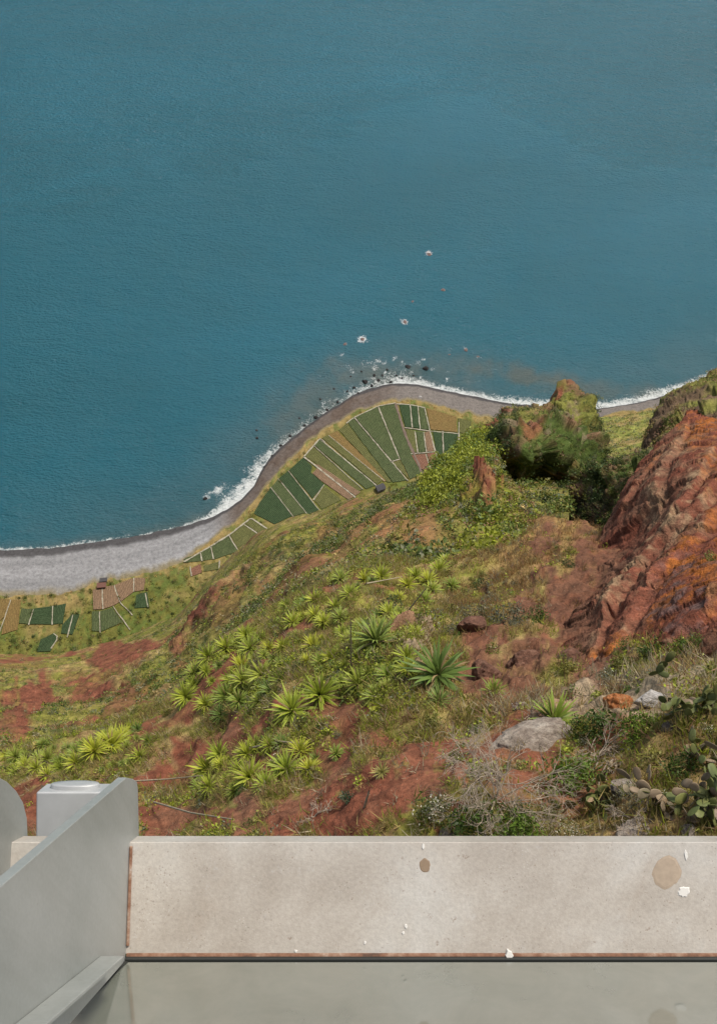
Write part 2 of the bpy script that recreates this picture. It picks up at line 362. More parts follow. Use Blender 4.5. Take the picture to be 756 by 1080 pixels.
def colD(L):
    u, v, P = L.u, L.v, L.P; n = fbm(P, 0.08, 5, 64); n2 = fbm(P, 0.35, 4, 65)
    c = mixv(np.broadcast_to(GREEN * .8, P.shape), np.broadcast_to(OLIVE * .95, P.shape), sstep(-.3, .35, n2 + .5 * n + 1.6 * (sstep(480, 430, v) - .45)))
    c = mixv(c, np.broadcast_to(BROWN * .8, P.shape), sstep(-.1, .3, fbm(P, .2, 5, 66)) * .9)
    c = mixv(c, np.broadcast_to(np.array([.17, .12, .085]), P.shape), sstep(.15, .4, fbm(P, .3, 4, 67)) * .7)
    L.bare = blobs(u, v, redD, .4, .3)
    return mixv(c, np.broadcast_to(RED * 1.1, P.shape), L.bare)
cD = colD(D); build_layer(D, 'rock_pinnacle', cD, ground_mat('pinnacle_rock', 0.3, 0.8))

# --- E: pale green slope behind, down to the shore --------------------------------------------
crestE = poly([(540, 441), (600, 440), (640, 437), (660, 434), (690, 430), (730, 416), (800, 396), (1100, 325), (1400, 260)])
tE = RBF([(540, 441, 730), (640, 437, 735), (690, 430, 740), (800, 396, 770), (640, 500, 470), (700, 480, 470), (640, 460, 610), (700, 450, 600), (560, 500, 500), (800, 460, 520), (600, 560, 330), (800, 560, 330), (1100, 325, 850), (1100, 500, 420), (1400, 260, 950), (1400, 500, 500)])
E = loft(np.r_[np.arange(540, 800, 2.0), np.linspace(810, 1400, 40)], crestE, poly([(540, 560), (1400, 560)]), 110, tE, 8,
         lambda P, u, v: 4.0 * fbm(P, 0.03, 4, 71) + 1.0 * fbm(P, 0.15, 3, 72), nb=3)
nE = fbm(E.P, 0.08, 4, 73)
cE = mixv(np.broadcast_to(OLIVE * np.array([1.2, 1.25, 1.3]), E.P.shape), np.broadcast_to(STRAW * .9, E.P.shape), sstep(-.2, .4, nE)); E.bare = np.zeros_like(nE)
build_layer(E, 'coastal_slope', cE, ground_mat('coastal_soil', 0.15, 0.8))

# --- F: brown shoulder on the far right ------------------------------------------------------
crestF = poly([(668, 500), (680, 466), (687, 440), (696, 421), (706, 412), (715, 409), (735, 401), (756, 388), (800, 370), (1000, 330), (1400, 300)])
tF = RBF([(668, 470, 260), (690, 432, 270), (715, 409, 275), (756, 388, 270), (800, 370, 265), (690, 480, 205), (756, 440, 205), (756, 540, 130), (690, 540, 150), (1000, 330, 260), (1000, 540, 130), (1400, 300, 260), (1400, 540, 140)])
F = loft(np.r_[np.arange(668, 800, 1.2), np.linspace(805, 1400, 50)], crestF, poly([(668, 545), (1400, 560)]), 110, tF, 120,
         lambda P, u, v: (.25 + .75 * sstep(0, 30, v - crestF(u))) * (2.6 * (fbm(P, 0.05, 4, 81, ridged=True) - .25) + 1.2 * fbm(P, 0.2, 4, 82) + 1.6 * facets(P, .12, 84)) + .5 * facets(P, .45, 85))
nF = fbm(F.P, 0.12, 5, 83)
cF = mixv(np.broadcast_to(np.array([.13, .085, .052]), F.P.shape), np.broadcast_to(OLIVE, F.P.shape), sstep(-.15, .35, nF + .5 * sstep(415, 395, F.v) )); F.bare = np.zeros_like(nF)
build_layer(F, 'brown_shoulder', cF, ground_mat('shoulder_rock', 0.3, 0.8))

# --- G: red rock outcrop ----------------------------------------------------------------------
crestG = poly([(560, 735), (574, 726), (587, 696), (599, 657), (617, 609), (636, 563), (647, 542), (658, 517), (672, 492), (692, 468), (711, 450), (721, 441), (727, 432), (733, 430), (740, 436), (748, 440), (756, 441), (800, 425), (900, 430), (1100, 460), (1400, 500)])
tG = RBF([(580, 712, 34), (604, 645, 42), (636, 560, 56), (655, 515, 60), (690, 466, 66), (724, 432, 70), (756, 441, 66), (640, 690, 33), (680, 690, 31.2), (756, 665, 28.2), (756, 700, 27.6), (700, 590, 41), (660, 640, 37.5), (756, 550, 42), (720, 500, 52),
          (600, 760, 34), (700, 780, 31), (756, 780, 31), (900, 430, 62), (900, 660, 30), (1100, 460, 64), (1100, 780, 36), (1400, 500, 70), (1400, 780, 45)])
RIDG = [([(640, 690), (666, 650), (690, 621), (716, 590), (740, 566), (775, 535)], 5, .55), ([(649, 647), (668, 618), (684, 592), (702, 572), (722, 556), (757, 517), (800, 480)], 6, .9), ([(700, 528), (708, 500), (716, 472), (722, 450)], 5, .6), ([(722, 545), (740, 505), (756, 480), (780, 455)], 6, .6),
        ([(612, 700), (640, 660), (660, 625)], 4, .3), ([(668, 540), (690, 500), (704, 470)], 4, .35), ([(690, 690), (715, 660), (740, 640), (770, 620)], 6, .5)]
def seg_dist(u, v, pts):
    """signed distance to a broken line (positive on its upper left side)"""
    best = np.full(u.shape, 1e9); sg = np.zeros(u.shape)
    for (x1, y1), (x2, y2) in zip(pts[:-1], pts[1:]):
        dx, dy = x2 - x1, y2 - y1; l2 = dx * dx + dy * dy; t = np.clip(((u - x1) * dx + (v - y1) * dy) / l2, 0, 1)
        d = np.hypot(u - x1 - t * dx, v - y1 - t * dy); m = d < best; best = np.where(m, d, best); sg = np.where(m, np.sign((u - x1) * dy - (v - y1) * dx), sg)
    return best * sg
def ridges(P, u, v):
    w = 7 * fbm(P, .13, 3, 190) + 1.6 * fbm(P, .9, 4, 191); h = 0; pale = 0
    for pts, wd, hh in RIDG:
        d = seg_dist(u + w, v + w * .6, pts); h = h + hh * (np.exp(-(np.maximum(d, 0) / (wd * 2.6)) ** 2) * (d >= 0) + np.exp(-(d / (wd * .45)) ** 2) * (d < 0)) - hh * .5 * np.exp(-((d + wd * 1.1) / (wd * .6)) ** 2)
        pale = np.maximum(pale, np.exp(-((d - wd * .5) / (wd * 1.1)) ** 2) * min(1, hh * 1.5))
    return h, pale
def ampG(P, u, v):
    h, _ = ridges(P, u, v)
    q = np.stack([P[..., 0] * .83 - P[..., 2] * .55, P[..., 0] * .2 + P[..., 2] * .3, P[..., 1] * .3], -1)
    k = .3 + .7 * sstep(0, 30, v - crestG(u)); ww = .25 * np.stack([fbm(P, .8, 3, 180), fbm(P, .8, 3, 181), fbm(P, .8, 3, 182)], -1)
    return k * (.42 * h + .5 * fbm(P, .12, 3, 92) + .26 * facets(q + ww, .30, 93)) + .11 * facets(q + ww, .9, 94) + .055 * facets(P + ww * .5, 2.4, 95) + .05 * fbm(P, 4, 4, 96)
G = loft(np.r_[np.arange(560, 820, 0.9), np.linspace(825, 1400, 60)], crestG, poly([(560, 760), (1400, 790)]), 330, tG, 60, ampG)
def colG(L):
    u, v, P = L.u, L.v, L.P; n = fbm(P, .5, 5, 95); n2 = fbm(P, 2.0, 5, 96); n3 = fbm(P, 7.0, 3, 97)
    _, pale = ridges(P, u, v)
    q = np.stack([P[..., 0] * .83 - P[..., 2] * .55, P[..., 0] * .2 + P[..., 2] * .3, P[..., 1] * .3], -1); st = fbm(q, 1.4, 5, 98)
    c = mixv(np.broadcast_to(np.array([.165, .055, .033]), P.shape), np.broadcast_to(np.array([.175, .085, .053]), P.shape), sstep(-.2, .4, n + .6 * st))
    c = mixv(c, np.broadcast_to(np.array([.21, .075, .045]), P.shape), blobs(u, v, [(672, 640, 14, 60, 35, .9), (650, 560, 6, 50, 28, .8), (690, 620, 8, 40, 35, .7)], .6, .4) * .8)
    paleb = np.maximum(pale, blobs(u, v, [(730, 535, 16, 50, 42, .8), (712, 575, 12, 30, 40, .7), (700, 500, 8, 40, 15, .6), (660, 700, 50, 9, -25, .5), (724, 480, 10, 24, 20, .6)], .7, .5))
    c = mixv(c, np.broadcast_to(np.array([.40, .29, .17]), P.shape), np.clip(paleb * sstep(-.1, .4, st * .8 + .8 * n2 + .3 * n3), 0, 1) * .62)
    orb = blobs(u, v, [(740, 452, 26, 26, 20, 1), (728, 440, 12, 12, 0, 1), (756, 490, 20, 40, 0, .6), (738, 604, 26, 30, 40, 1), (708, 638, 12, 26, 25, .9), (756, 570, 12, 30, 0, .7), (632, 697, 34, 7, -32, .9), (695, 480, 6, 16, 15, .5), (755, 640, 20, 20, 0, .5)], .7, .5)
    c = mixv(c, np.broadcast_to(ORANGE * .92, P.shape), np.clip(orb * sstep(-.12, .3, n2 + .4 * n + .5 * n3), 0, 1) * .85)
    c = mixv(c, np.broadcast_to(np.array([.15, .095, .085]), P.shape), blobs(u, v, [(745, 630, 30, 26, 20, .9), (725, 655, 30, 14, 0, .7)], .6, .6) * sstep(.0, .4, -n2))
    L.bare = np.ones_like(u)
    return c
cG = colG(G); build_layer(G, 'red_rock_face', cG, ground_mat('red_rock', 1.8, 0.30, 0.5, .6))

# ------------------------------------------------------------------ coast: shoreline, beach, coastal flat
shore_px = np.array([(-700, 545), (-400, 560), (-200, 572), (0, 580), (50, 578), (100, 572), (150, 564), (200, 553), (225, 545), (240, 537), (255, 526), (268, 512), (275, 497), (283, 485), (295, 472), (310, 460), (325, 448),
    (340, 437), (355, 428), (370, 418), (385, 411), (400, 407), (420, 404), (440, 405), (455, 408), (470, 412), (490, 416), (510, 420), (530, 424), (545, 426), (565, 428), (590, 430), (620, 432), (640, 430), (660, 427), (680, 423), (700, 417), (730, 405), (800, 380), (1100, 300), (1400, 230)], float)
veg_px = np.array([(-700, 600), (-400, 620), (-200, 625), (0, 628), (40, 628), (80, 622), (110, 613), (150, 606), (175, 601), (195, 590), (215, 576), (235, 561), (250, 549), (262, 535), (275, 520), (287, 505), (297, 492), (310, 480), (325, 467),
    (345, 452), (365, 440), (385, 430), (400, 425), (430, 421), (450, 424), (470, 430), (500, 437), (520, 440), (545, 442), (600, 442), (640, 439), (660, 435), (690, 431), (730, 417), (800, 397), (1100, 325), (1400, 260)], float)
SH = at_z(shore_px[:, 0], shore_px[:, 1], 0.0)[:, :2]; VG = at_z(veg_px[:, 0], veg_px[:, 1], 5.0)[:, :2]
def resample(p, n):
    d = np.r_[0, np.cumsum(np.linalg.norm(np.diff(p, axis=0), axis=1))]; s = np.linspace(0, d[-1], n)
    return np.stack([np.interp(s, d, p[:, 0]), np.interp(s, d, p[:, 1])], -1)
# pair the two lines by picture column
us = np.r_[np.linspace(-700, -60, 50), np.arange(-50, 800, 1.5), np.linspace(802, 1400, 50)]
def line_by_u(px, u): return np.interp(u, px[:, 0], px[:, 1])
SHu = at_z(us, line_by_u(shore_px, us), 0.0); VGu = at_z(us, line_by_u(veg_px, us), 5.0)
jit = np.stack([us / 9, np.zeros_like(us), np.zeros_like(us)], -1)
VGu[:, 1] += 3.4 * fbm(jit, 1.0, 4, 101); SHu[:, 1] += 0.8 * fbm(jit, 1.2, 3, 102)
ss = np.r_[-0.5, -0.2, np.linspace(0, 1, 26)]
BP = SHu[None] + (VGu - SHu)[None] * ss[:, None, None]
BP[..., 2] = np.where(ss[:, None] < 0, -1.5 + (ss[:, None] + .5) * 2.5, -0.05 + 5.05 * np.clip(ss[:, None], 0, 1) ** 0.8)
BP[..., 2] += .25 * fbm(BP, .25, 3, 103) * (ss[:, None] > .1) * (ss[:, None] < .95)
Ub = np.broadcast_to(us[None], BP.shape[:2]); Sb = np.broadcast_to(ss[:, None], BP.shape[:2])
leftb = 1 - sstep(215, 250, Ub); midb = sstep(225, 260, Ub) * (1 - sstep(395, 430, Ub))
nb_ = fbm(BP, .12, 4, 104)
pebble = mixv(np.broadcast_to(np.array([.185, .185, .19]), BP.shape), np.broadcast_to(np.array([.135, .120, .110]), BP.shape), 1 - leftb)
pebble = mixv(pebble, np.broadcast_to(np.array([.088, .066, .053]), BP.shape), midb * (0.6 + .4 * sstep(-.3, .3, nb_)))
streak = fbm(np.stack([Ub / 160, Sb * 6, np.zeros_like(Ub)], -1), 1.0, 3, 105)
pebble = pebble * (1 + .38 * streak * leftb)[..., None]
wet = 1 - sstep(.12, .22, Sb + .05 * nb_ + (-.02) * leftb)
bc = mixv(pebble, np.broadcast_to(np.array([.045, .043, .045]), BP.shape), wet * .92)
bc = mixv(bc, np.broadcast_to(np.array([.17, .14, .075]), BP.shape), sstep(.82, .98, Sb + .12 * nb_) * .9)
M_BEACH = ground_mat('beach_pebbles', 0.5, 0.25, .5, .35)
tag(link('pebble_beach', mesh_np('pebble_beach', BP.reshape(-1, 3), grid_faces(*BP.shape[:2]), M_BEACH, bc.reshape(-1, 3))), kind='structure')

# coastal flat behind the beach
inl = np.linspace(0, 1, 60)
FP = np.repeat(VGu[None], 60, 0).copy(); FP[..., 1] -= (inl * 190)[:, None]; FP[..., 0] += 0
FP[..., 2] = 5.0 - .1 * inl[:, None]
nf_ = fbm(FP, .05, 4, 111); nf2 = fbm(FP, .25, 4, 112)
fc = mixv(np.broadcast_to(OLIVE * .7, FP.shape), np.broadcast_to(STRAW * .75, FP.shape), np.clip(sstep(-.1, .4, nf_ + .4 * nf2) * .7 + sstep(.07, 0, inl)[:, None], 0, 1))
fc = mixv(fc, np.broadcast_to(GREEN, FP.shape), sstep(-.05, .3, nf2 - .4 * nf_) * .75)
tag(link('coastal_flat', mesh_np('coastal_flat', FP.reshape(-1, 3), grid_faces(*FP.shape[:2]), ground_mat('coastal_flat_soil', .2, .5), fc.reshape(-1, 3))), kind='structure')

# ------------------------------------------------------------------ sea
gx = np.r_[-30000, -12000, -5000, -2500, -1400, np.linspace(-900, -420, 25), np.arange(-400, 401, 2.2), np.linspace(420, 900, 25), 1400, 2500, 5000, 12000, 30000]
gy = np.r_[-1200, -100, np.linspace(100, 240, 8), np.arange(250, 720, 2.2), np.linspace(730, 1500, 40), 2000, 3000, 5000, 9000, 16000, 30000]
GX, GY = np.meshgrid(gx, gy); SP = np.stack([GX, GY, np.zeros_like(GX)], -1)
Uq, Vq, _ = project(SP)
fine = (np.abs(GX) < 1000) & (GY < 1600) & (GY > 90)
SHd = resample(SH, 700)
dist = np.full(GX.shape, 500.0); q = SP[fine][:, :2]; dd = np.empty(len(q))
for i in range(0, len(q), 4000): dd[i:i + 4000] = np.sqrt(((q[i:i + 4000, None] - SHd[None]) ** 2).sum(-1)).min(1)
dist[fine] = dd
yshore = np.interp(GX, SH[np.argsort(SH[:, 0]), 0], SH[np.argsort(SH[:, 0]), 1])
sd_ = np.where(GY >= yshore, dist, -dist)
# width of the breaking surf along the coast (metres), by picture column
fw = np.interp(Uq, [-700, 0, 100, 190, 215, 235, 262, 280, 300, 330, 360, 385, 420, 440, 470, 520, 560, 600, 640, 690, 720, 1400], [4, 4, 4, 3, 6, 17, 17, 12, 11, 13, 15, 18, 20, 11, 8, 9, 13, 12, 11, 13, 9, 6])
foam = np.clip(1 - sd_ / fw, 0, 1) ** .8 * (sd_ > -6)
foam = foam * np.interp(Uq, [0, 190, 230, 245, 290, 330, 400, 440, 480, 600, 700], [.70, .58, .9, 1.0, .64, .52, .60, .80, .86, .88, .85])
spots = [(452, 267, 5, 1.0), (467, 305, 4, .35), (435, 312, 5, .25), (427, 340, 5, .9), (382, 358, 6, 1.0), (364, 362, 4, .5), (347, 356, 3, .4), (491, 368, 4, .6), (504, 376, 4, .5), (474, 369, 4, .6),
         (388, 384, 6, .55), (395, 388, 6, .6), (413, 392, 5, .55), (430, 386, 7, .45), (442, 384, 6, .45), (365, 385, 6, .4), (350, 378, 6, .4), (460, 384, 6, .35), (340, 398, 8, .35), (405, 378, 10, .35), (230, 517, 7, .7), (222, 520, 6, .6), (238, 512, 6, .5), (218, 524, 5, .6)]
fr = np.random.default_rng(31)
spots += [(fr.normal(400, 40), fr.normal(387, 9), fr.uniform(1.6, 4), fr.uniform(.35, .75)) for _ in range(46)] + [(fr.uniform(320, 350), fr.uniform(395, 425), fr.uniform(2, 4), fr.uniform(.3, .5)) for _ in range(10)] + [(fr.uniform(640, 700), fr.uniform(405, 420), fr.uniform(2, 4), fr.uniform(.3, .5)) for _ in range(8)]
for (su, sv, sr, sa) in spots:
    p = at_z(np.array(su), np.array(sv), 0.0); m = sr * .72
    d = np.hypot(GX - p[0], GY - p[1]); foam = np.maximum(foam, sa * np.exp(-(d / (m * 1.15)) ** 2) * (.84 if sv < 372 else .95))
depth_t = sstep(10, 0, sd_) * .3 + sstep(75, 0, sd_) * .5 * np.interp(Uq, [0, 200, 300, 420, 560, 720], [.25, .7, 1, .9, .75, .6])
pl = blobs(Uq, Vq, [(560, 397, 60, 9, 10, .85), (620, 410, 60, 8, 5, .5), (500, 385, 30, 8, 5, .4), (400, 395, 70, 14, 0, .5), (330, 420, 40, 20, -40, .4), (690, 415, 40, 8, 0, .5)], .8, .4)
depth_t = np.clip(depth_t + pl * .75, 0, 1)
m, nt, b = new_mat('sea_water'); co = objco(nt)
fo = nd(nt, 'ShaderNodeAttribute', attribute_name='foam').outputs['Fac']; sh = nd(nt, 'ShaderNodeAttribute', attribute_name='shallow').outputs['Fac']
mpb = nd(nt, 'ShaderNodeMapping'); nt.links.new(co, mpb.inputs[0]); mpb.inputs['Rotation'].default_value = (0, 0, math.radians(35)); mpb.inputs['Scale'].default_value = (1.0, 2.6, 1)
big = noise_node(nt, .0035, 5, .6, mpb.outputs[0], .6); deep = ramp(nt, big, [(.30, (.005, .074, .104)), (.5, (.0055, .080, .114)), (.70, (.006, .087, .126))])
wide = noise_node(nt, .0014, 3, .5, co, .4); deep = mixc(nt, 1.0, deep, ramp(nt, wide, [(.35, (.80, .84, .82)), (.65, (1.18, 1.12, 1.15))]), 'MULTIPLY')
patch = noise_node(nt, .03, 4, .6, co, .5)
shc = ramp(nt, patch, [(.35, (.040, .066, .064)), (.65, (.078, .086, .072))])
c = mixc(nt, sh, deep, shc)
ripple = nd(nt, 'ShaderNodeMapping'); nt.links.new(co, ripple.inputs[0]); ripple.inputs['Rotation'].default_value = (0, 0, math.radians(-25)); ripple.inputs['Scale'].default_value = (1.0, 2.2, 1)
w1 = noise_node(nt, .045, 5, .62, ripple.outputs[0], .3); w2 = noise_node(nt, .30, 4, .6, ripple.outputs[0], .2); w3 = noise_node(nt, 1.1, 3, .6, ripple.outputs[0])
# foam: white where the surf attribute beats a broken-up noise
fn = noise_node(nt, .38, 7, .78, co, 1.2); fn2 = noise_node(nt, .11, 3, .6, co)
fm = mth(nt, 'ADD', mth(nt, 'MULTIPLY', fo, 1.05), mth(nt, 'MULTIPLY', mth(nt, 'SUBTRACT', fn, .5), 1.9))
fm = mth(nt, 'ADD', fm, mth(nt, 'MULTIPLY', mth(nt, 'SUBTRACT', fn2, .5), .7))
mr = nd(nt, 'ShaderNodeMapRange'); nt.links.new(fm, mr.inputs[0]); mr.inputs[1].default_value = .46; mr.inputs[2].default_value = .80
gate = mth(nt, 'GREATER_THAN', fo, .02)
fmask = mth(nt, 'MULTIPLY', mr.outputs[0], gate)
c = mixc(nt, mth(nt, 'MULTIPLY', fmask, .9), c, (.52, .54, .53))
nt.links.new(c, b.inputs['Base Color']); b.inputs['IOR'].default_value = 1.33
nt.links.new(mth(nt, 'ADD', mth(nt, 'ADD', .12, mth(nt, 'MULTIPLY', big, .02)), mth(nt, 'MULTIPLY', fmask, .5)), b.inputs['Roughness'])
h = mth(nt, 'ADD', mth(nt, 'MULTIPLY', w1, 2.6), mth(nt, 'ADD', mth(nt, 'MULTIPLY', w2, 1.6), mth(nt, 'MULTIPLY', w3, .3)))
bump(nt, b, h, 1.0, 1.0)
tag(link('sea', mesh_np('sea', SP.reshape(-1, 3), grid_faces(*GX.shape), m, None, True, {'foam': foam, 'shallow': depth_t})), kind='structure')

# ------------------------------------------------------------------ crop plots and footpaths on the coastal flat
ZF = 5.0
def Z7(pts): return [(180 + x / 2.16, 390 + y / 2.16) for x, y in pts]
def ZL(pts): return [(x / 3.78, 540 + y / 3.78) for x, y in pts]
def crop_mat(name, c1, c2, rowc, ang, scale):
    m, nt, b = new_mat(name); co = objco(nt)
    n = noise_node(nt, .16, 6, .72, co); n2 = noise_node(nt, 1.1, 5, .75, co)
    c = ramp(nt, n, [(.3, c1), (.7, c2)])
    mp = nd(nt, 'ShaderNodeMapping'); nt.links.new(co, mp.inputs[0]); mp.inputs['Rotation'].default_value = (0, 0, -ang)
    wv = nd(nt, 'ShaderNodeTexWave', bands_direction='Y'); nt.links.new(mp.outputs[0], wv.inputs['Vector'])
    wv.inputs['Scale'].default_value = scale; wv.inputs['Distortion'].default_value = 4.5; wv.inputs['Detail'].default_value = 3; wv.inputs['Detail Scale'].default_value = 2
    c = mixc(nt, mth(nt, 'MULTIPLY', wv.outputs[1], .45), c, rowc)
    c = mixc(nt, .7, c, ramp(nt, n2, [(.3, (.42, .42, .42)), (.7, (1.6, 1.6, 1.6))]), 'MULTIPLY')
    nt.links.new(c, b.inputs['Base Color']); b.inputs['Roughness'].default_value = .95; b.inputs['Specular IOR Level'].default_value = .15
    bump(nt, b, mth(nt, 'ADD', wv.outputs[1], n2), .7, .4); return m
KIND = {'green': ((.040, .062, .022), (.066, .085, .034), (.095, .098, .05)), 'dark': ((.022, .046, .018), (.036, .060, .026), (.055, .07, .035)),
        'olive': ((.075, .085, .028), (.10, .10, .035), (.12, .11, .045)), 'bare': ((.150, .098, .060), (.18, .115, .07), (.20, .135, .085)),
        'ochre': ((.19, .115, .045), (.16, .11, .04), (.12, .10, .035)), 'red': ((.165, .075, .05), (.15, .085, .05), (.19, .10, .07))}
def plot(pts, kind, label, h=.5):
    px = np.array(pts); w = at_z(px[:, 0], px[:, 1], ZF)[:, :2]; c = w.mean(0)
    e = np.roll(w, -1, 0) - w; k = np.argmax(np.linalg.norm(e, axis=1)); ang = math.atan2(e[k, 1], e[k, 0])
    wn_ = []
    for i in range(len(w)):                                     # uneven planted edge
        L_e = np.linalg.norm(e[i]); m_ = max(2, int(L_e / 2.5)); tt = np.arange(m_) / m_; nr_ = np.array([-e[i][1], e[i][0]]) / max(L_e, 1e-6)
        jt = .45 * fbm(np.stack([tt * L_e * .3 + i * 7.1, np.full(m_, c[0] * .37), np.full(m_, c[1] * .29)], -1), 1, 3, 301) * np.minimum(1, np.minimum(tt, 1 - tt) * 6)
        wn_.append(w[i] + e[i] * tt[:, None] + nr_ * jt[:, None])
    w = np.concatenate(wn_)
    area = .5 * np.sum(w[:, 0] * np.roll(w[:, 1], -1) - w[:, 1] * np.roll(w[:, 0], -1))
    if area < 0: w = w[::-1]
    n = len(w); vs = [(x - c[0], y - c[1], z) for z in (-.3, h) for x, y in w]
    fs = [tuple(range(n, 2 * n))] + [(i, (i + 1) % n, n + (i + 1) % n, n + i) for i in range(n)]
    me = bpy.data.meshes.new('crop_plot'); me.from_pydata(vs, [], fs); me.materials.append(crop_mat('crop_' + kind, *KIND[kind], ang, .32)); me.update()
    o = link('crop_plot', me); o.location = (c[0], c[1], ZF)
    tag(o, label, 'crop plot', 'crop plots on the coastal flat')
PL = [
 (Z7([(30, 432), (66, 418), (70, 436), (35, 440)]), 'green', 'small green crop plot at the narrow lower left tip of the coastal fields'),
 (Z7([(69, 416), (91, 405), (97, 432), (73, 436)]), 'green', 'square green crop plot second from the narrow tip of the coastal fields'),
 (Z7([(94, 403), (132, 380), (154, 414), (100, 432)]), 'green', 'green crop plot along the pale shore path, third from the narrow tip'),
 (Z7([(136, 377), (166, 354), (203, 377), (158, 414)]), 'olive', 'olive green crop plot beside the bend of the pale shore path'),
 (Z7([(170, 351), (183, 341), (219, 364), (206, 376)]), 'olive', 'thin olive strip plot just inside the bend of the pale path'),
 (Z7([(44, 455), (68, 443), (72, 462), (50, 470)]), 'red', 'small reddish bare plot below the narrow tip of the fields'),
 (Z7([(76, 447), (110, 438), (108, 455), (76, 460)]), 'olive', 'small olive plot between two short pale lines below the tip'),
 (Z7([(190, 328), (205, 300), (227, 270), (278, 333), (237, 352)]), 'dark', 'dark green crop plot at the corner beside the grassy beach edge'),
 (Z7([(229, 268), (244, 250), (310, 326), (281, 334)]), 'green', 'narrow green crop strip, second from the grassy beach corner'),
 (Z7([(247, 248), (267, 232), (337, 320), (313, 330)]), 'dark', 'narrow dark green crop strip, third from the grassy beach corner'),
 (Z7([(270, 229), (302, 201), (322, 220), (320, 236), (350, 262), (323, 294)]), 'dark', 'wide dark green crop plot beside the bare brown strip'),
 (Z7([(351, 266), (388, 297), (345, 318), (327, 298)]), 'olive', 'olive triangular plot below the end of the bare brown strip'),
 (Z7([(323, 236), (338, 220), (418, 290), (404, 296), (352, 260)]), 'bare', 'lower half of the bare brown strip, left of a white path'),
 (Z7([(322, 214), (340, 218), (432, 279), (421, 288)]), 'bare', 'upper half of the bare brown strip, right of a white path'),
 (Z7([(304, 196), (323, 174), (405, 246), (436, 274), (428, 277)]), 'olive', 'long olive crop strip above the bare brown strip'),
 (Z7([(326, 171), (339, 160), (468, 264), (445, 272)]), 'green', 'long thin green crop strip beside the pale diagonal path'),
 (Z7([(345, 156), (358, 150), (485, 250), (470, 262)]), 'olive', 'long thin olive strip left of the tan fallow wedge'),
 (Z7([(360, 149), (380, 140), (492, 252), (486, 256)]), 'ochre', 'tan fallow wedge running down towards the dark hut'),
 (Z7([(383, 138), (401, 122), (503, 256), (494, 257)]), 'olive', 'mottled olive wedge between the tan fallow and the big green field'),
 (Z7([(403, 121), (416, 111), (538, 252), (506, 257)]), 'green', 'long green field left of the long white diagonal path'),
 (Z7([(420, 108), (470, 85), (520, 203), (503, 207)]), 'green', 'largest green field between two white diagonal paths'),
 (Z7([(506, 212), (523, 207), (542, 250)]), 'olive', 'small olive triangle below the short cross path in the big green fields'),
 (Z7([(474, 83), (511, 79), (533, 150), (573, 238), (545, 250), (524, 205)]), 'green', 'green field along the brown dividing track'),
 (Z7([(520, 81), (544, 81), (549, 131), (534, 131)]), 'dark', 'dark green plot right of the brown track at the beach end'),
 (Z7([(547, 82), (562, 84), (567, 134), (552, 132)]), 'dark', 'narrow dark green plot, middle one of three near the beach'),
 (Z7([(565, 85), (576, 88), (588, 137), (570, 135)]), 'green', 'narrow green plot left of the ochre plot'),
 (Z7([(582, 88), (650, 108), (652, 143), (592, 137)]), 'ochre', 'ochre and orange plot at the beach end of the fields'),
 (Z7([(654, 111), (684, 118), (680, 147), (656, 143)]), 'olive', 'olive plot at the far right end beside the green spur'),
 (Z7([(535, 135), (555, 140), (561, 189), (546, 189)]), 'olive', 'olive plot right beside the middle of the brown track'),
 (Z7([(559, 141), (575, 142), (580, 187), (565, 189)]), 'green', 'small green plot between two pale paths near the brown plots'),
 (Z7([(578, 143), (591, 141), (602, 185), (584, 187)]), 'bare', 'narrow bare brown plot beside the dark green pair'),
 (Z7([(597, 140), (617, 142), (619, 194), (607, 198)]), 'dark', 'left dark green plot of the pair beside the spur'),
 (Z7([(621, 142), (654, 147), (650, 168), (622, 190)]), 'dark', 'right dark green plot of the pair beside the spur'),
 (Z7([(548, 196), (580, 192), (593, 236), (575, 241)]), 'red', 'bare reddish plot at the inland end, beside the brown track'),
 (Z7([(583, 192), (603, 189), (609, 215), (596, 234)]), 'red', 'bare reddish plot at the inland end, right of a pale line'),
 (ZL([(-60, 345), (44, 350), (20, 420), (-40, 470)]), 'ochre', 'ochre bare plot at the left edge, left of its pale line'),
 (ZL([(48, 350), (85, 352), (72, 470), (8, 490), (22, 425)]), 'ochre', 'ochre bare plot near the left edge, right of its pale line'),
 (ZL([(88, 385), (132, 388), (115, 448), (78, 445)]), 'green', 'small green plot just right of the ochre ground'),
 (ZL([(137, 387), (210, 376), (208, 449), (119, 449)]), 'dark', 'dark green plot left of the short straight pale line by the beach'),
 (ZL([(214, 375), (265, 366), (252, 447), (212, 449)]), 'dark', 'dark green plot right of the short straight pale line by the beach'),
 (ZL([(250, 452), (286, 412), (318, 408), (290, 490), (245, 485)]), 'dark', 'slanting dark green plot below the pair by the beach'),
 (ZL([(165, 510), (218, 484), (233, 500), (203, 556), (150, 558)]), 'dark', 'lowest dark green plot above the red earth patch'),
 (ZL([(372, 312), (406, 304), (410, 388), (374, 390)]), 'bare', 'brown bare plot directly below the beach shed'),
 (ZL([(412, 300), (454, 294), (478, 360), (450, 376), (414, 388)]), 'bare', 'brown bare plot second from the beach shed'),
 (ZL([(459, 292), (533, 264), (533, 320), (484, 358)]), 'bare', 'brown bare plot third from the beach shed'),
 (ZL([(538, 263), (580, 266), (575, 312), (538, 318)]), 'bare', 'small brown bare plot at the right end of the brown row'),
 (ZL([(368, 398), (396, 397), (398, 478), (368, 474)]), 'green', 'narrow green plot below the brown row, left of a pale line'),
 (ZL([(402, 396), (450, 383), (490, 440), (404, 478)]), 'green', 'green plot below the brown row, between two pale lines'),
 (ZL([(545, 332), (590, 320), (595, 380), (538, 384)]), 'dark', 'dark green plot below the right end of the brown row')]
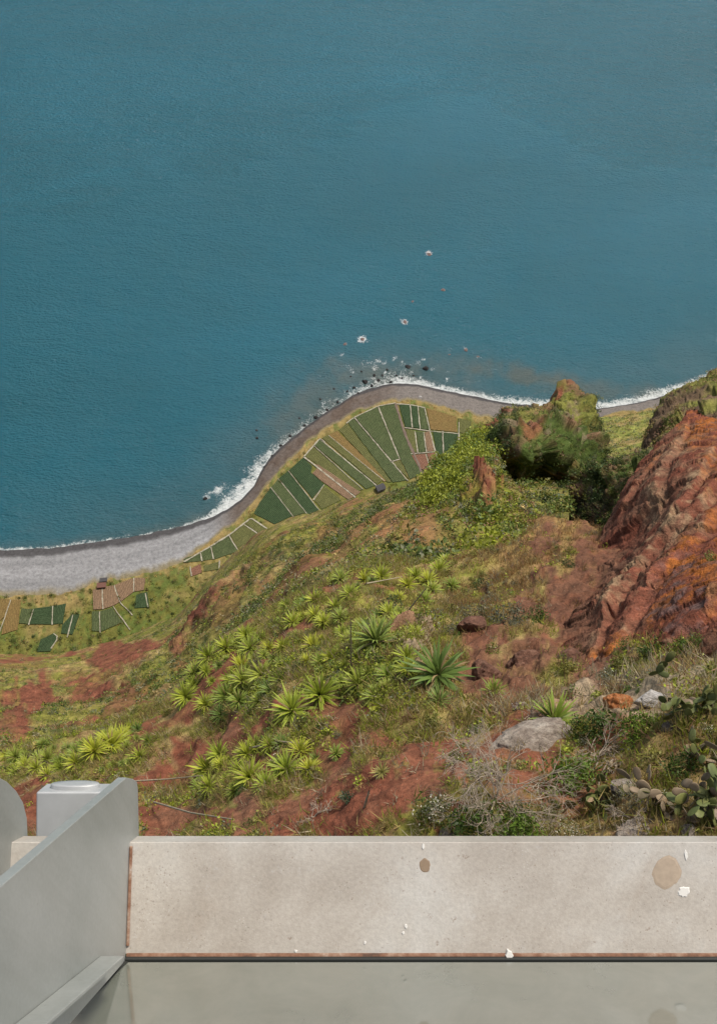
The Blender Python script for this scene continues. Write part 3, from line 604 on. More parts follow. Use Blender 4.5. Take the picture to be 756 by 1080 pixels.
for i_, p in enumerate(PL): plot(*p, h=.42 + .004 * i_)

m, nt, b = new_mat('pale_path'); co = objco(nt)
nt.links.new(ramp(nt, noise_node(nt, .8, 4, .6, co), [(.3, (.14, .125, .08)), (.6, (.33, .30, .23))]), b.inputs['Base Color']); b.inputs['Roughness'].default_value = .9; M_PATH = m
m, nt, b = new_mat('brown_track'); co = objco(nt)
nt.links.new(ramp(nt, noise_node(nt, .8, 4, .6, co), [(.3, (.09, .06, .045)), (.6, (.14, .10, .075))]), b.inputs['Base Color']); b.inputs['Roughness'].default_value = .9; M_TRACK = m
def strip(pts, w, mat, name='footpath', z=.62):
    px = np.array(pts, float); p = at_z(px[:, 0], px[:, 1], ZF + .3)[:, :2]
    Ls = np.linalg.norm(np.diff(p, axis=0), axis=1).sum(); p = resample(p, max(4, int(Ls / 2.2)))
    d = np.gradient(p, axis=0); d /= np.linalg.norm(d, axis=1, keepdims=True); nrm = np.c_[-d[:, 1], d[:, 0]]
    p3 = np.c_[p, np.zeros(len(p))]; p = p + nrm * (.28 * fbm(p3, .35, 3, 311))[:, None]; nrm = nrm * (w / 2 * (1 + .7 * fbm(p3, .5, 3, 312)))[:, None]
    n = len(p); rows = [np.c_[p + nrm, np.full(n, ZF - .2)], np.c_[p + nrm, np.full(n, ZF + z)], np.c_[p - nrm, np.full(n, ZF + z)], np.c_[p - nrm, np.full(n, ZF - .2)]]
    P = np.stack(rows, 0)
    tag(link(name, mesh_np(name, P.reshape(-1, 3), grid_faces(4, n), mat, None, False)), kind='structure')
for k, pts in enumerate([[(30, 438), (68, 416), (92, 402), (133, 377), (183, 338), (222, 364)], [(92, 402), (98, 432)], [(133, 378), (156, 415)], [(166, 352), (205, 378)], [(68, 416), (72, 436)], [(45, 448), (48, 470)], [(112, 435), (110, 458)],
          [(228, 268), (280, 335)], [(245, 248), (312, 330)], [(268, 230), (340, 322)], [(303, 198), (421, 291)], [(340, 158), (440, 240), (470, 265)], [(325, 172), (438, 273)], [(303, 199), (340, 157), (352, 166)], [(400, 122), (418, 109), (472, 83), (512, 76)],
          [(418, 109), (540, 253)], [(472, 83), (522, 205)], [(500, 210), (522, 204)], [(545, 80), (550, 132)], [(563, 84), (568, 135)], [(578, 87), (590, 138), (606, 200)], [(532, 132), (592, 140), (656, 146)], [(556, 140), (563, 192)], [(576, 142), (582, 188)],
          [(546, 192), (604, 187)], [(619, 140), (621, 195)], [(656, 120), (656, 160)], [(581, 193), (595, 236)], [(350, 262), (325, 297)], [(360, 150), (487, 254)], [(512, 78), (548, 80), (580, 87)]]):
    strip(Z7(pts), 1.0 if k in (0, 10, 13) else (.75 if k not in (7, 8, 9, 29, 12) else .45), M_PATH)
strip(Z7([(512, 78), (535, 150), (575, 240)]), 1.6, M_TRACK, 'track', .66)
for pts in [[(45, 350), (22, 420), (0, 478)], [(135, 388), (116, 450)], [(212, 375), (210, 450)], [(292, 410), (270, 500)], [(215, 485), (235, 500), (205, 545)], [(408, 302), (412, 388)], [(456, 292), (480, 360), (530, 412)], [(535, 263), (535, 318)], [(398, 398), (400, 482)],
            [(452, 377), (520, 470)], [(580, 325), (592, 380)]]:
    strip(ZL(pts), .6, M_PATH)

# ------------------------------------------------------------------ leafy cover
def leaves_np(cen, rad, k, ll, cols, flat=.75, up=None, seed=1, jitter=.25, asp=.5):
    """clumps of small pointed leaves round each centre; returns verts, faces, colours"""
    r = np.random.default_rng(seed); N = len(cen)
    d = r.normal(size=(N, k, 3)); d /= np.linalg.norm(d, axis=-1, keepdims=True); d[..., 2] = np.abs(d[..., 2]) * 1.0 - .25 * r.random((N, k))
    rr = rad[:, None, None] * (r.random((N, k, 1)) ** .45); lump = 1 + .3 * np.sin(5 * d[..., :1] + r.random((N, 1, 1)) * 6) * np.sin(4 * d[..., 1:2] + r.random((N, 1, 1)) * 6)
    c = cen[:, None] + d * rr * lump * np.array([1, 1, flat])
    a = d * .6 + r.normal(size=d.shape) * .7; a /= np.linalg.norm(a, axis=-1, keepdims=True)
    bq = np.cross(a, r.normal(size=d.shape)); bq /= np.linalg.norm(bq, axis=-1, keepdims=True)
    L = (ll * (0.6 + .8 * r.random((N, k))))[..., None] if np.ndim(ll) == 0 else (ll[:, None] * (.6 + .8 * r.random((N, k))))[..., None]
    v = np.stack([c + a * L, c + bq * L * asp, c - a * L * .7, c - bq * L * asp], 2)
    n = N * k; cc = np.asarray(cols)[:, None] * (1 + jitter * r.normal(size=(N, k, 1))) if np.ndim(cols) == 2 else np.broadcast_to(cols, (N, k, 3)) * (1 + jitter * r.normal(size=(N, k, 1)))
    cc = np.clip(np.repeat(cc.reshape(n, 1, 3), 4, 1), .005, .9)
    return v.reshape(-1, 3), np.arange(n * 4).reshape(n, 4), cc.reshape(-1, 3)
def blades_np(pos, nrm, k, hgt, spread, cols, seed=1, width=.018, jitter=.2):
    """tufts of thin grass blades"""
    r = np.random.default_rng(seed); N = len(pos)
    up = nrm * .45 + np.array([0, 0, .75]); up /= np.linalg.norm(up, axis=-1, keepdims=True)
    base = pos[:, None] + r.normal(size=(N, k, 3)) * spread[:, None, None] * .35 * np.array([1, 1, .25])
    d = up[:, None] + r.normal(size=(N, k, 3)) * .45; d /= np.linalg.norm(d, axis=-1, keepdims=True)
    h = hgt[:, None, None] * (.5 + .8 * r.random((N, k, 1)))
    side = np.cross(d, r.normal(size=(N, k, 3))); side /= np.linalg.norm(side, axis=-1, keepdims=True)
    w = width * (h / .35) ** .5
    v = np.stack([base - side * w, base + side * w, base + d * h + side * .0], 2)
    n = N * k; cc = np.asarray(cols)[:, None] * (1 + jitter * r.normal(size=(N, k, 1)))
    return v.reshape(-1, 3), np.arange(n * 3).reshape(n, 3), np.clip(np.repeat(cc.reshape(n, 1, 3), 3, 1), .005, .9).reshape(-1, 3)
def scatter(L, n, dens, seed, urange=(-60, 816)):
    """pick n random vertices of the sheet's front with weights = density x area"""
    r = np.random.default_rng(seed); P = L.P[:L.nf]
    dr = np.gradient(P, axis=0); dc = np.gradient(P, axis=1); ar = np.linalg.norm(np.cross(dr, dc), axis=-1)
    w = ar * dens[:L.nf] * ((L.u[:L.nf] > urange[0]) & (L.u[:L.nf] < urange[1])); w = np.maximum(w, 0).ravel(); w /= w.sum()
    i = r.choice(len(w), n, p=w); k = np.sqrt(ar.ravel()[i])[:, None]
    p = P.reshape(-1, 3)[i]; t1 = r.normal(size=(n, 3)); nn = L.n[:L.nf].reshape(-1, 3)[i]
    t1 -= nn * np.sum(t1 * nn, -1, keepdims=True)
    return p + t1 * k * .4, nn, L.u[:L.nf].ravel()[i], L.v[:L.nf].ravel()[i]
def pick(cols, w, n, seed):
    r = np.random.default_rng(seed); return np.array(cols)[r.choice(len(cols), n, p=np.array(w) / np.sum(w))]
def stuff(name, parts, mat, label, cat):
    vs, fs, cs = [], [], []; off = 0
    for v, f, c in parts: vs.append(v); fs.append(f + off); cs.append(c); off += len(v)
    o = link(name, mesh_np(name, np.concatenate(vs), np.concatenate(fs), mat, np.concatenate(cs), False)); return tag(o, label, cat, kind='stuff')

# near slope: dry grass and small leafy cover
visA = (A.v > crestA(A.u) - 2) & (A.v < 1250)
gdens = (1 - .97 * np.clip(A.bare * 1.25, 0, 1)) * visA * (.35 + sstep(-.3, .3, fbm(A.P, .5, 4, 201)))
dA = np.linalg.norm(A.P - CAM, axis=-1); gd = gdens / np.maximum(dA / 30, .8) ** 1.2
p, n, u_, v_ = scatter(A, 29000, gd, 1, (-260, 1050))
straw = pick([STRAW * 1.2, STRAW * 1.6, PALE * 1.1, OLIVE * 1.7, BROWN * 1.6, LIME * 1.3], [4, 2, 2, 4, 2, 3], len(p), 2)
up_ = (v_ < 650) & (u_ > 470); straw[up_] = pick([STRAW * 1.1, BROWN * 1.7, PALE * .8, STRAW * np.array([1.15, .9, .85])], [3, 2, 1, 3], int(up_.sum()), 9)
pm = blobs(u_, v_, [(720, 715, 95, 26, -12, 1), (650, 735, 70, 22, 0, .9), (560, 735, 60, 20, 0, .7), (480, 790, 40, 25, 0, .5)], .4) > .4
straw[pm] = pick([PALE * 1.2, STRAW * 1.4, BROWN * 2.0], [3, 2, 1], int(pm.sum()), 12)
hg = .22 + .22 * rng.random(len(p)) + .1 * pm
stuff('dry_grass', [blades_np(p, n, 12, hg, np.full(len(p), .3), straw, 3, .016)], M_DRY, 'straw coloured dry grass tufts covering the near hillside', 'grass')
ld = (1 - .97 * np.clip(A.bare * 1.3, 0, 1)) * visA * sstep(-.15, .35, fbm(A.P, .28, 4, 205)) / np.maximum(dA / 30, .8)
ld = ld * (1 + 1.5 * blobs(A.u, A.v, [(365, 665, 80, 62, 0, 1), (255, 710, 60, 40, -15, 1), (100, 800, 90, 20, -8, 1)], .5)) * (1 - .85 * sstep(650, 610, A.v) * sstep(470, 540, A.u))
p, n, u_, v_ = scatter(A, 8600, ld, 4, (-260, 1050))
lc = pick([OLIVE * 1.5, OLIVE * 1.9, GREEN * 1.7, LIME * 1.45, np.array([.17, .18, .12])], [3, 3, 3, 6, 2], len(p), 5)
tk = blobs(u_, v_, [(365, 665, 80, 62, 0, 1), (255, 710, 60, 40, -15, 1), (260, 810, 75, 28, -12, .9), (100, 800, 90, 20, -8, 1), (450, 615, 40, 18, 0, .9)], .5) > .45
lc[tk] = pick([LIME * 1.5, np.array([.24, .26, .035]), OLIVE * 1.6, GREEN * 1.6], [4, 4, 2, 2], int(tk.sum()), 8)
stuff('low_scrub', [leaves_np(p, .12 + .28 * rng.random(len(p)), 34, .055, lc, .7, seed=6)], M_LEAF, 'low olive and grey green scrub between the dry grass of the near hillside', 'scrub')

# the long slope and the cliffs: far-off scrub
def far_cover(L, n, seed, dens, cols, w, r0, r1, k, name, label, urange=(-60, 816), flat=.7, asp=.45, lf=.28):
    p, nn, u_, v_ = scatter(L, n, dens, seed, urange); c = pick(cols, w, len(p), seed + 1); rad = r0 + (r1 - r0) * np.random.default_rng(seed + 2).random(len(p)) ** 2
    return stuff(name, [leaves_np(p + nn * rad[:, None] * .15, rad, k, rad * lf, c, flat, seed=seed + 3, asp=asp)], M_LEAF, label, 'scrub')
dB = np.linalg.norm(B.P - CAM, axis=-1)
far_cover(B, 21000, 11, (1 - .97 * np.clip(B.bare * 1.2, 0, 1)) * (B.v < crestA(B.u) + 12) * (.3 + sstep(-.3, .3, fbm(B.P, .06, 4, 211))) / (dB / 200) ** 1.3,
          [OLIVE * 1.6, STRAW * 1.3, GREEN * 1.6, LIME * 1.25, np.array([.21, .20, .11]), PALE * .95], [4, 3, 2, 4, 3, 2], .25, .95, 16, 'slope_scrub', 'olive and straw coloured scrub covering the long slope above the fields')
far_cover(B, 4200, 14, (1 - .97 * np.clip(B.bare * 1.3, 0, 1)) * (B.v < crestA(B.u) + 12) * sstep(-.1, .35, fbm(B.P, .035, 4, 217)) / (dB / 200) ** 1.3,
          [GREEN * .95, OLIVE * .8, DARKG * 1.4, GREEN * 1.5, np.array([.15, .165, .10])], [4, 3, 2, 3, 3], .5, 1.7, 46, 'slope_bushes', 'scattered darker bushes on the long slope above the fields', lf=.2)
cl = blobs(C.u, C.v, [(470, 500, 26, 22, -35, 1), (495, 470, 16, 22, 0, .9), (455, 522, 16, 9, -20, .9), (520, 560, 14, 12, 0, .5)], .5)
far_cover(C, 420, 24, cl, [LIME * 1.25, np.array([.20, .23, .03]), LIME * .9, GREEN * 1.6], [4, 3, 3, 2], 1.0, 2.2, 150, 'spur_bushes', 'rounded yellow green bushes on the upper side of the green spur', lf=.13)
far_cover(C, 3600, 21, (1 - C.bare) * (C.v < crestA(C.u) + 10) * (.15 + sstep(-.2, .25, fbm(C.P, .16, 4, 219))), [LIME * .95, OLIVE * 1.3, GREEN * 1.4, np.array([.17, .175, .11]), STRAW * 1.1, BROWN * 1.2], [3, 4, 3, 2, 2, 2], .25, .9, 30, 'spur_scrub', 'bright green scrub covering the spur beside the dark hollow', lf=.24)
shade = sstep(470, 520, D.v)
ddens = (1 - .8 * D.bare) * (D.v < 565)
holl = blobs(D.u, D.v, [(528, 478, 26, 32, 0, 1), (590, 528, 46, 26, 0, 1), (545, 505, 24, 24, 0, 1), (655, 510, 24, 22, 0, .5), (628, 443, 6, 8, 0, .8), (588, 452, 6, 6, 0, .5), (575, 490, 14, 18, 0, .5)], .5)
far_cover(D, 1500, 31, ddens * holl, [DARKG * 1.0, DARKG * 1.5, GREEN * 1.0, OLIVE], [4, 3, 2, 1], .35, 1.3, 56, 'dark_bushes', 'dark green bushes filling the hollow and flanks of the rock pinnacle', flat=.9, lf=.16)
q = np.stack([D.P[..., 0], D.P[..., 1] * .6, D.P[..., 2] * .35], -1)
far_cover(D, 650, 36, ddens * sstep(-.1, .2, fbm(q, .09, 4, 221)) * sstep(415, 440, D.v), [DARKG * 1.3, GREEN * .9, GREEN * 1.3, OLIVE], [4, 3, 2, 3], .35, 1.1, 56, 'pinnacle_bushes', 'dark bushes in the clefts on the upper faces of the rock pinnacle', flat=.9, lf=.16)
far_cover(D, 3600, 41, ddens * (1 - .9 * np.clip(holl, 0, 1)) * (.12 + sstep(-.15, .2, fbm(q, .12, 4, 213))), [OLIVE * .9, OLIVE * 1.2, STRAW * .95, GREEN * 1.0, LIME * .6, BROWN * .9], [4, 3, 2, 3, 2, 3], .2, .7, 20, 'pinnacle_grass', 'olive and straw coloured tufts on the upper faces of the rock pinnacle')
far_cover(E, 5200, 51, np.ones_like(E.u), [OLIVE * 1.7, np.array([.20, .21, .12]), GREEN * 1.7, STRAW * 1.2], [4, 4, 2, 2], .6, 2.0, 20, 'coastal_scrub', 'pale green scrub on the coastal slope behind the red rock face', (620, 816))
far_cover(F, 2000, 61, .05 + sstep(-.1, .3, fbm(F.P, .1, 4, 215)), [OLIVE * 1.2, BROWN * 1.2, STRAW, GREEN * 1.2], [3, 3, 3, 2], .3, 1.0, 18, 'shoulder_scrub', 'olive and brown scrub on the dark shoulder at the far right')
# scrub on the coastal flat, kept off the plots
r = np.random.default_rng(71); n = 12000; uu = r.uniform(-40, 560, n); vv = r.uniform(420, 700, n)
def inside(px, u, v):
    px = np.array(px); ins = np.zeros(len(u), bool)
    for i in range(len(px)):
        x1, y1 = px[i]; x2, y2 = px[(i + 1) % len(px)]
        ins ^= ((y1 > v) != (y2 > v)) & (u < (x2 - x1) * (v - y1) / (y2 - y1 + 1e-9) + x1)
    return ins
ok = (vv > line_by_u(veg_px, uu) + 1) & (vv < np.maximum(crestB(uu) + 4, 0))
for q in PL: ok &= ~inside(np.array(q[0]), uu, vv)
main = inside(Z7([(190, 330), (300, 195), (400, 118), (475, 78), (580, 84), (690, 115), (660, 170), (600, 245), (500, 262), (340, 325), (220, 360)]), uu, vv); ok &= ~main
edge = vv - line_by_u(veg_px, uu)
uu, vv, edge = uu[ok], vv[ok], edge[ok]; p = at_z(uu, vv, ZF); rad = .5 + 1.3 * r.random(len(uu)) ** 2
cc = pick([OLIVE * 1.1, GREEN * 1.0, STRAW * 1.0, LIME * .8, np.array([.17, .15, .08])], [4, 3, 3, 2, 2], len(uu), 72); cc[(edge < 10) & (uu > 150)] = STRAW * np.array([1.3, 1.3, 1.1])
rad = rad * .8
stuff('coastal_flat_scrub', [leaves_np(p, rad, 20, rad * .3, cc, .6, seed=73, asp=.55)], M_LEAF, 'low scrub and dry grass between the crop plots and the beach', 'scrub')
k_ = r.random(len(uu)) < .13; k_ &= (edge > 6) | (uu < 150)
stuff('coastal_flat_bushes', [leaves_np(p[k_] + np.array([0, 0, .3]), 1.0 + 1.5 * r.random(int(k_.sum())), 60, .32, pick([GREEN * .8, DARKG * 1.2, OLIVE * .9, GREEN * 1.2], [3, 2, 3, 2], int(k_.sum()), 75), .8, seed=76)], M_LEAF, 'taller green bushes growing in the gaps between the crop plots', 'scrub')

# ------------------------------------------------------------------ rocks
def rock_mesh(name, seed, rough=.35, sub=4, col=None, mat=None, squash=.7, freq=1.1, blocky=.0):
    import bmesh
    bm = bmesh.new(); bmesh.ops.create_icosphere(bm, subdivisions=sub, radius=1.0)
    P = np.array([v.co[:] for v in bm.verts])
    if blocky: P = np.sign(P) * np.abs(P) ** (1 - blocky)
    rr = 1 + rough * fbm(P + seed * 3.1, freq, 4, seed) + .5 * rough * fbm(P + seed, freq * 2.2, 4, seed + 5, ridged=True) * .6
    # flat cleavage facets
    rg = np.random.default_rng(seed)
    P = P * rr[:, None]
    for _ in range(7):
        nrm = rg.normal(size=3); nrm /= np.linalg.norm(nrm); dd = P @ nrm; lim = .55 + .35 * rg.random()
        P = P - np.outer(np.maximum(dd - lim, 0) * .85, nrm)
    P = P * (1 + .10 * fbm(P + seed, 4.5, 5, seed + 7, ridged=True))[:, None]
    P[:, 2] *= squash
    for v, c in zip(bm.verts, P): v.co = c
    me = bpy.data.meshes.new(name); bm.to_mesh(me); bm.free()
    for pl_ in me.polygons: pl_.use_smooth = True
    me.materials.append(mat); return me
def rock_mat(name, c1, c2, c3, s=2.0):
    m, nt, b = new_mat(name); co = objco(nt); n = noise_node(nt, s, 7, .68, co, .4); n2 = noise_node(nt, s * 5, 5, .7, co)
    c = ramp(nt, n, [(.32, c1), (.5, c2), (.68, c3)]); c = mixc(nt, .6, c, ramp(nt, n2, [(.3, (.55, .55, .55)), (.7, (1.4, 1.4, 1.4))]), 'MULTIPLY')
    nt.links.new(c, b.inputs['Base Color']); b.inputs['Roughness'].default_value = .92; b.inputs['Specular IOR Level'].default_value = .2
    bump(nt, b, mth(nt, 'ADD', n, mth(nt, 'MULTIPLY', n2, .5)), .9, .12); return m
MR_GREY = rock_mat('grey_stone', (.14, .11, .09), (.24, .20, .165), (.36, .32, .27)); MR_WHITE = rock_mat('pale_stone', (.24, .22, .2), (.40, .38, .36), (.52, .50, .48))
MR_OR = rock_mat('orange_stone', (.22, .09, .05), (.36, .13, .04), (.42, .22, .12)); MR_RED = rock_mat('red_stone', (.07, .04, .028), (.125, .06, .04), (.20, .11, .075))
MR_DARK = rock_mat('wet_stone', (.012, .012, .013), (.025, .023, .023), (.05, .045, .042)); MR_REEF = rock_mat('reef_stone', (.08, .05, .045), (.13, .085, .075), (.18, .13, .11)); MR_TAN = rock_mat('tan_stone', (.17, .09, .05), (.27, .15, .085), (.33, .2, .12))
def put_rock(L, u, v, wpx, asp, mat, label, seed, tilt=(0, 0, 0), squash=.7, name='boulder', group=None, blocky=0., sink=.42):
    p, n = surf(L, u, v); p = p[0]; t = project(p)[2]; s = wpx * t / F_PX / 2
    o = link(name, rock_mesh(name, seed, .38, 5, mat=mat, squash=squash, blocky=blocky)); o.scale = (s, s * asp, s)
    o.location = p + np.array([0, 0, s * squash * (.5 - sink)]); o.rotation_euler = tilt; return tag(o, label, 'rock', group)
put_rock(A, 566, 778, 78, .75, MR_GREY, 'large pale grey boulder in front of the green spiky rosette', 3, (.25, .1, .2), .5)
put_rock(A, 688, 737, 44, .6, MR_WHITE, 'whitish flat rock beside the small orange rock', 5, (.2, .15, 0), .5)
put_rock(A, 650, 745, 30, .8, MR_OR, 'small orange lichen covered rock left of the whitish rock', 8, (0, .3, .4), .9)
put_rock(A, 666, 868, 44, .8, MR_GREY, 'grey boulder just above the steel ledge among dead leaves', 11, (.2, 0, .3), .6)
put_rock(A, 655, 822, 40, .6, MR_GREY, 'broad grey rock half buried among the dry stems', 12, (.3, .2, .1), .5)
put_rock(A, 556, 694, 42, .8, MR_RED, 'dark brown rock lump on the slope under the red rock face', 14, (.1, 0, .2), .8, sink=.6)
put_rock(A, 512, 700, 34, .8, MR_RED, 'small brown rock beside the large spiky rosette', 17, (.1, 0, .9), .8)
put_rock(A, 500, 668, 30, .7, MR_RED, 'jagged red rock above the large spiky rosette', 15, (.3, .2, .4), .8)
put_rock(A, 596, 694, 36, .9, MR_RED, 'reddish brown rock at the foot of the red rock face', 19, (.1, 0, .2), .9, sink=.6)
put_rock(B, 368, 598, 9, .8, MR_TAN, 'small square orange brown rock on the edge of the slope', 21, (0, 0, .2), .9, blocky=.5)
put_rock(A, 425, 668, 26, 1.8, MR_TAN, 'tilted tan rock slab between two spiky rosettes', 23, (.5, .3, -.5), .5)
for i, (u, v, w) in enumerate([(548, 745, 18), (470, 878, 20), (725, 880, 26), (742, 668, 22), (705, 772, 16)]):
    put_rock(A, u, v, w, .8, MR_GREY, ['small grey stone left of the green rosette by the boulder', 'small grey stone against the steel ledge below the flowers', 'grey stone at the ledge under the cactus', 'dark stone in the gap under the red rock face', 'pale stone between cactus and dry grass'][i], 30 + i, (.1, .2, i), .7)
# sea rocks
def sea_rock(u, v, wpx, mat, label, seed, group, squash=.7):
    p = at_z(np.array(float(u)), np.array(float(v)), 0.0); s = wpx * project(p)[2] / F_PX / 2
    o = link('sea_rock', rock_mesh('sea_rock', seed, .45, 3, mat=mat, squash=squash)); o.scale = (s, s * .8, s); o.location = p; o.rotation_euler = (0, 0, seed); return tag(o, label, 'rock', group)
for i, (u, v, w) in enumerate([(385, 403, 6), (373, 409, 4), (392, 407, 5), (399, 401, 4), (412, 403, 4), (356, 424, 4), (345, 432, 4), (333, 440, 5), (321, 449, 4), (306, 460, 4), (296, 470, 4), (287, 481, 4), (403, 396, 3), (418, 396, 3), (366, 413, 3), (378, 415, 4), (408, 390, 3), (381, 392, 3), (395, 396, 4), (436, 396, 3), (370, 397, 3), (352, 410, 3), (338, 421, 3), (316, 441, 3), (424, 399, 3), (310, 466, 4), (280, 492, 4), (274, 503, 3)]):
    sea_rock(u, v, w, MR_DARK, 'dark wet boulder at the waterline of the curving shore', 50 + i, 'dark boulders along the waterline')
sea_rock(430, 387, 6, MR_DARK, 'dark rock standing in the shallows, left one of two', 81, 'rocks in the sea'); sea_rock(449, 389, 6.5, MR_DARK, 'dark rock standing in the shallows, right one of two', 82, 'rocks in the sea')
sea_rock(271, 462, 4, MR_DARK, 'upper of two lone dark rocks off the left shore', 83, 'rocks in the sea'); sea_rock(271, 454, 3, MR_DARK, 'tiny lone dark rock just above its neighbour off the left shore', 84, 'rocks in the sea')
sea_rock(217, 526, 5, MR_DARK, 'dark rock at the seaward end of the broad white surf', 85, 'rocks in the sea')
for i, (u, v, w, lb) in enumerate([(452, 268, 5, 'farthest reef rock ringed by white foam'), (467, 306, 5, 'brownish reef rock below the farthest foam ring'), (435, 318, 3, 'small reddish reef rock awash, with hardly any foam'), (427, 340, 5, 'reef rock with foam in the middle of the reef'),
                               (382, 358, 5, 'reef rock inside the largest white foam ring'), (364, 363, 4, 'pinkish reef rock beside the largest foam ring'), (491, 369, 5, 'pinkish reef rock at the right side of the reef'), (504, 376, 3, 'small reef rock at the far right end of the reef'), (474, 374, 3, 'small pale reef rock left of the pinkish pair')]):
    sea_rock(u, v, w, MR_REEF, lb, 90 + i, 'reef rocks', .35)
o = sea_rock(443, 419, 5, MR_WHITE, 'white boulder lying on the grey beach above the fields', 99, None); o.name = 'white_boulder'; o.location = at_z(np.array(443.), np.array(419.), 3.5)

# ------------------------------------------------------------------ huts
def simple_mat(name, c, rough=.8, metal=0., var=.3, s=6):
    m, nt, b = new_mat(name); co = objco(nt); n = noise_node(nt, s, 5, .6, co)
    nt.links.new(ramp(nt, n, [(.3, tuple(x * (1 - var) for x in c)), (.7, tuple(min(1, x * (1 + var)) for x in c))]), b.inputs['Base Color'])
    b.inputs['Roughness'].default_value = rough; b.inputs['Metallic'].default_value = metal; return m
def box_me(name, lo, hi, mat):
    x0, y0, z0 = lo; x1, y1, z1 = hi
    v = [(x, y, z) for z in (z0, z1) for x, y in ((x0, y0), (x1, y0), (x1, y1), (x0, y1))]
    f = [(3, 2, 1, 0), (4, 5, 6, 7), (0, 1, 5, 4), (1, 2, 6, 5), (2, 3, 7, 6), (3, 0, 4, 7)]
    me = bpy.data.meshes.new(name); me.from_pydata(v, [], f); me.materials.append(mat); me.update(); return me
def hut(u, v, w, d, h, rot, label, wallc, roofc, name='hut', z=ZF, gable=True):
    p = at_z(np.array(float(u)), np.array(float(v)), z)
    t = empty(name, p, label, name); t.rotation_euler = (0, 0, rot)
    link('wall', box_me('wall', (-w / 2, -d / 2, 0), (w / 2, d / 2, h), wallc), t)
    link('door', box_me('door', (-.5, -d / 2 - .06, 0), (.5, -d / 2 - .005, 1.9), simple_mat('dark_door', (.03, .025, .02))), t)
    e = .4; r_ = h + (1.3 if gable else .5)
    vs = [(-w / 2 - e, -d / 2 - e, h + .02), (w / 2 + e, -d / 2 - e, h + .02), (w / 2 + e, d / 2 + e, (h + .02) if gable else r_), (-w / 2 - e, d / 2 + e, (h + .02) if gable else r_), (-w / 2 - e, 0, r_), (w / 2 + e, 0, r_)]
    if gable: fs = [(0, 1, 5, 4), (2, 3, 4, 5), (1, 2, 5), (3, 0, 4), (0, 3, 2, 1)]
    else:
        vs = vs[:4] + [(x, y, z_ + .15) for x, y, z_ in vs[:4]]; fs = [(3, 2, 1, 0), (4, 5, 6, 7), (0, 1, 5, 4), (1, 2, 6, 5), (2, 3, 7, 6), (3, 0, 4, 7)]
    me = bpy.data.meshes.new('roof'); me.from_pydata(vs, [], fs); me.materials.append(roofc); me.update(); link('roof', me, t); return t
MW_ST = simple_mat('hut_stone', (.16, .13, .11)); MW_RF = simple_mat('dark_sheet_roof', (.045, .042, .045)); MW_WD = simple_mat('shed_wood', (.10, .06, .04))
hut(401, 516, 5.5, 4.2, 2.4, .45, 'small dark roofed hut at the inland edge of the green fields', MW_ST, MW_RF)
hut(108, 619, 5.0, 2.6, 2.0, .1, 'small brown shed between the grey beach and the brown plots', MW_WD, simple_mat('rust_roof', (.12, .05, .035)), 'shed', gable=False)
hut(110, 613, 4.0, 1.8, 1.6, .1, 'small dark shed at the back of the grey beach', MW_ST, MW_RF, 'shed', gable=False)

# ------------------------------------------------------------------ spiky rosettes
def rosette_mesh(name, seed, nl=46, c0=LIME, c1=GREEN, droop=.25, wid=.055, spread=1.0):
    r = np.random.default_rng(seed); V, Fc, Cc = [], [], []; off = 0
    seg = 6
    for i in range(nl):
        f = (i + .5) / nl; el = math.radians(82 - 88 * f ** .8 * spread + r.normal() * 7); az = i * 2.39996 + r.normal() * .15
        ln = (.62 + .38 * math.sin(math.pi * min(1, .25 + .65 * f))) * (1 + .12 * r.normal()); w = wid * (.8 + .4 * r.random())
        h = np.array([math.cos(az), math.sin(az), 0]); side = np.array([-h[1], h[0], 0.])
        pos = h * .03 + np.array([0, 0, .05]); e = el; rows = []
        for k in range(seg + 1):
            s = k / seg; ww = w * (.55 + 1.6 * s * (1 - s) * 1.1) * (1 - s ** 3) + .002
            d = h * math.cos(e) + np.array([0, 0, math.sin(e)]); nn = np.cross(side, d)
            rows += [pos - side * ww - nn * -.3 * ww, pos, pos + side * ww - nn * -.3 * ww]
            pos = pos + d * ln / seg; e -= droop * s * (.6 + .8 * r.random())
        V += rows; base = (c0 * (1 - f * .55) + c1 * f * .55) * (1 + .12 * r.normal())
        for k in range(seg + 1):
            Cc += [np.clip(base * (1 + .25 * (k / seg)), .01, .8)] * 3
        for k in range(seg):
            a = off + k * 3; Fc += [(a, a + 1, a + 4, a + 3), (a + 1, a + 2, a + 5, a + 4)]
        off += (seg + 1) * 3
    return mesh_np(name, np.array(V), np.array(Fc), M_LEAF, np.array(Cc), True)
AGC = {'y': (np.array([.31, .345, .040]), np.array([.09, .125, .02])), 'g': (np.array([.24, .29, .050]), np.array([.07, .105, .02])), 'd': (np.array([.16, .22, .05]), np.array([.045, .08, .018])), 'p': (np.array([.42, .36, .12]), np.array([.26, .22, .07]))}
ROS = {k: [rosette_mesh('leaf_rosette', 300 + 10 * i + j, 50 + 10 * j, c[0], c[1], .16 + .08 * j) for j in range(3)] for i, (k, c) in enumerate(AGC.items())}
SKIRT = [rosette_mesh('dry_skirt', 400 + j, 16, np.array([.26, .19, .10]), np.array([.17, .12, .07]), .3, .04, 1.25) for j in range(2)]
def stem_mesh():
    a = np.linspace(0, 2 * np.pi, 9)[:-1]; rows = [np.c_[np.cos(a) * r_, np.sin(a) * r_, np.full(8, z)] for z, r_ in ((-.5, .08), (-.2, .075), (.05, .06), (.12, .03))]
    f = [(k * 8 + i, k * 8 + (i + 1) % 8, (k + 1) * 8 + (i + 1) % 8, (k + 1) * 8 + i) for k in range(3) for i in range(8)]
    return mesh_np('stem', np.concatenate(rows), np.array(f), simple_mat('plant_stem', (.14, .10, .06)))
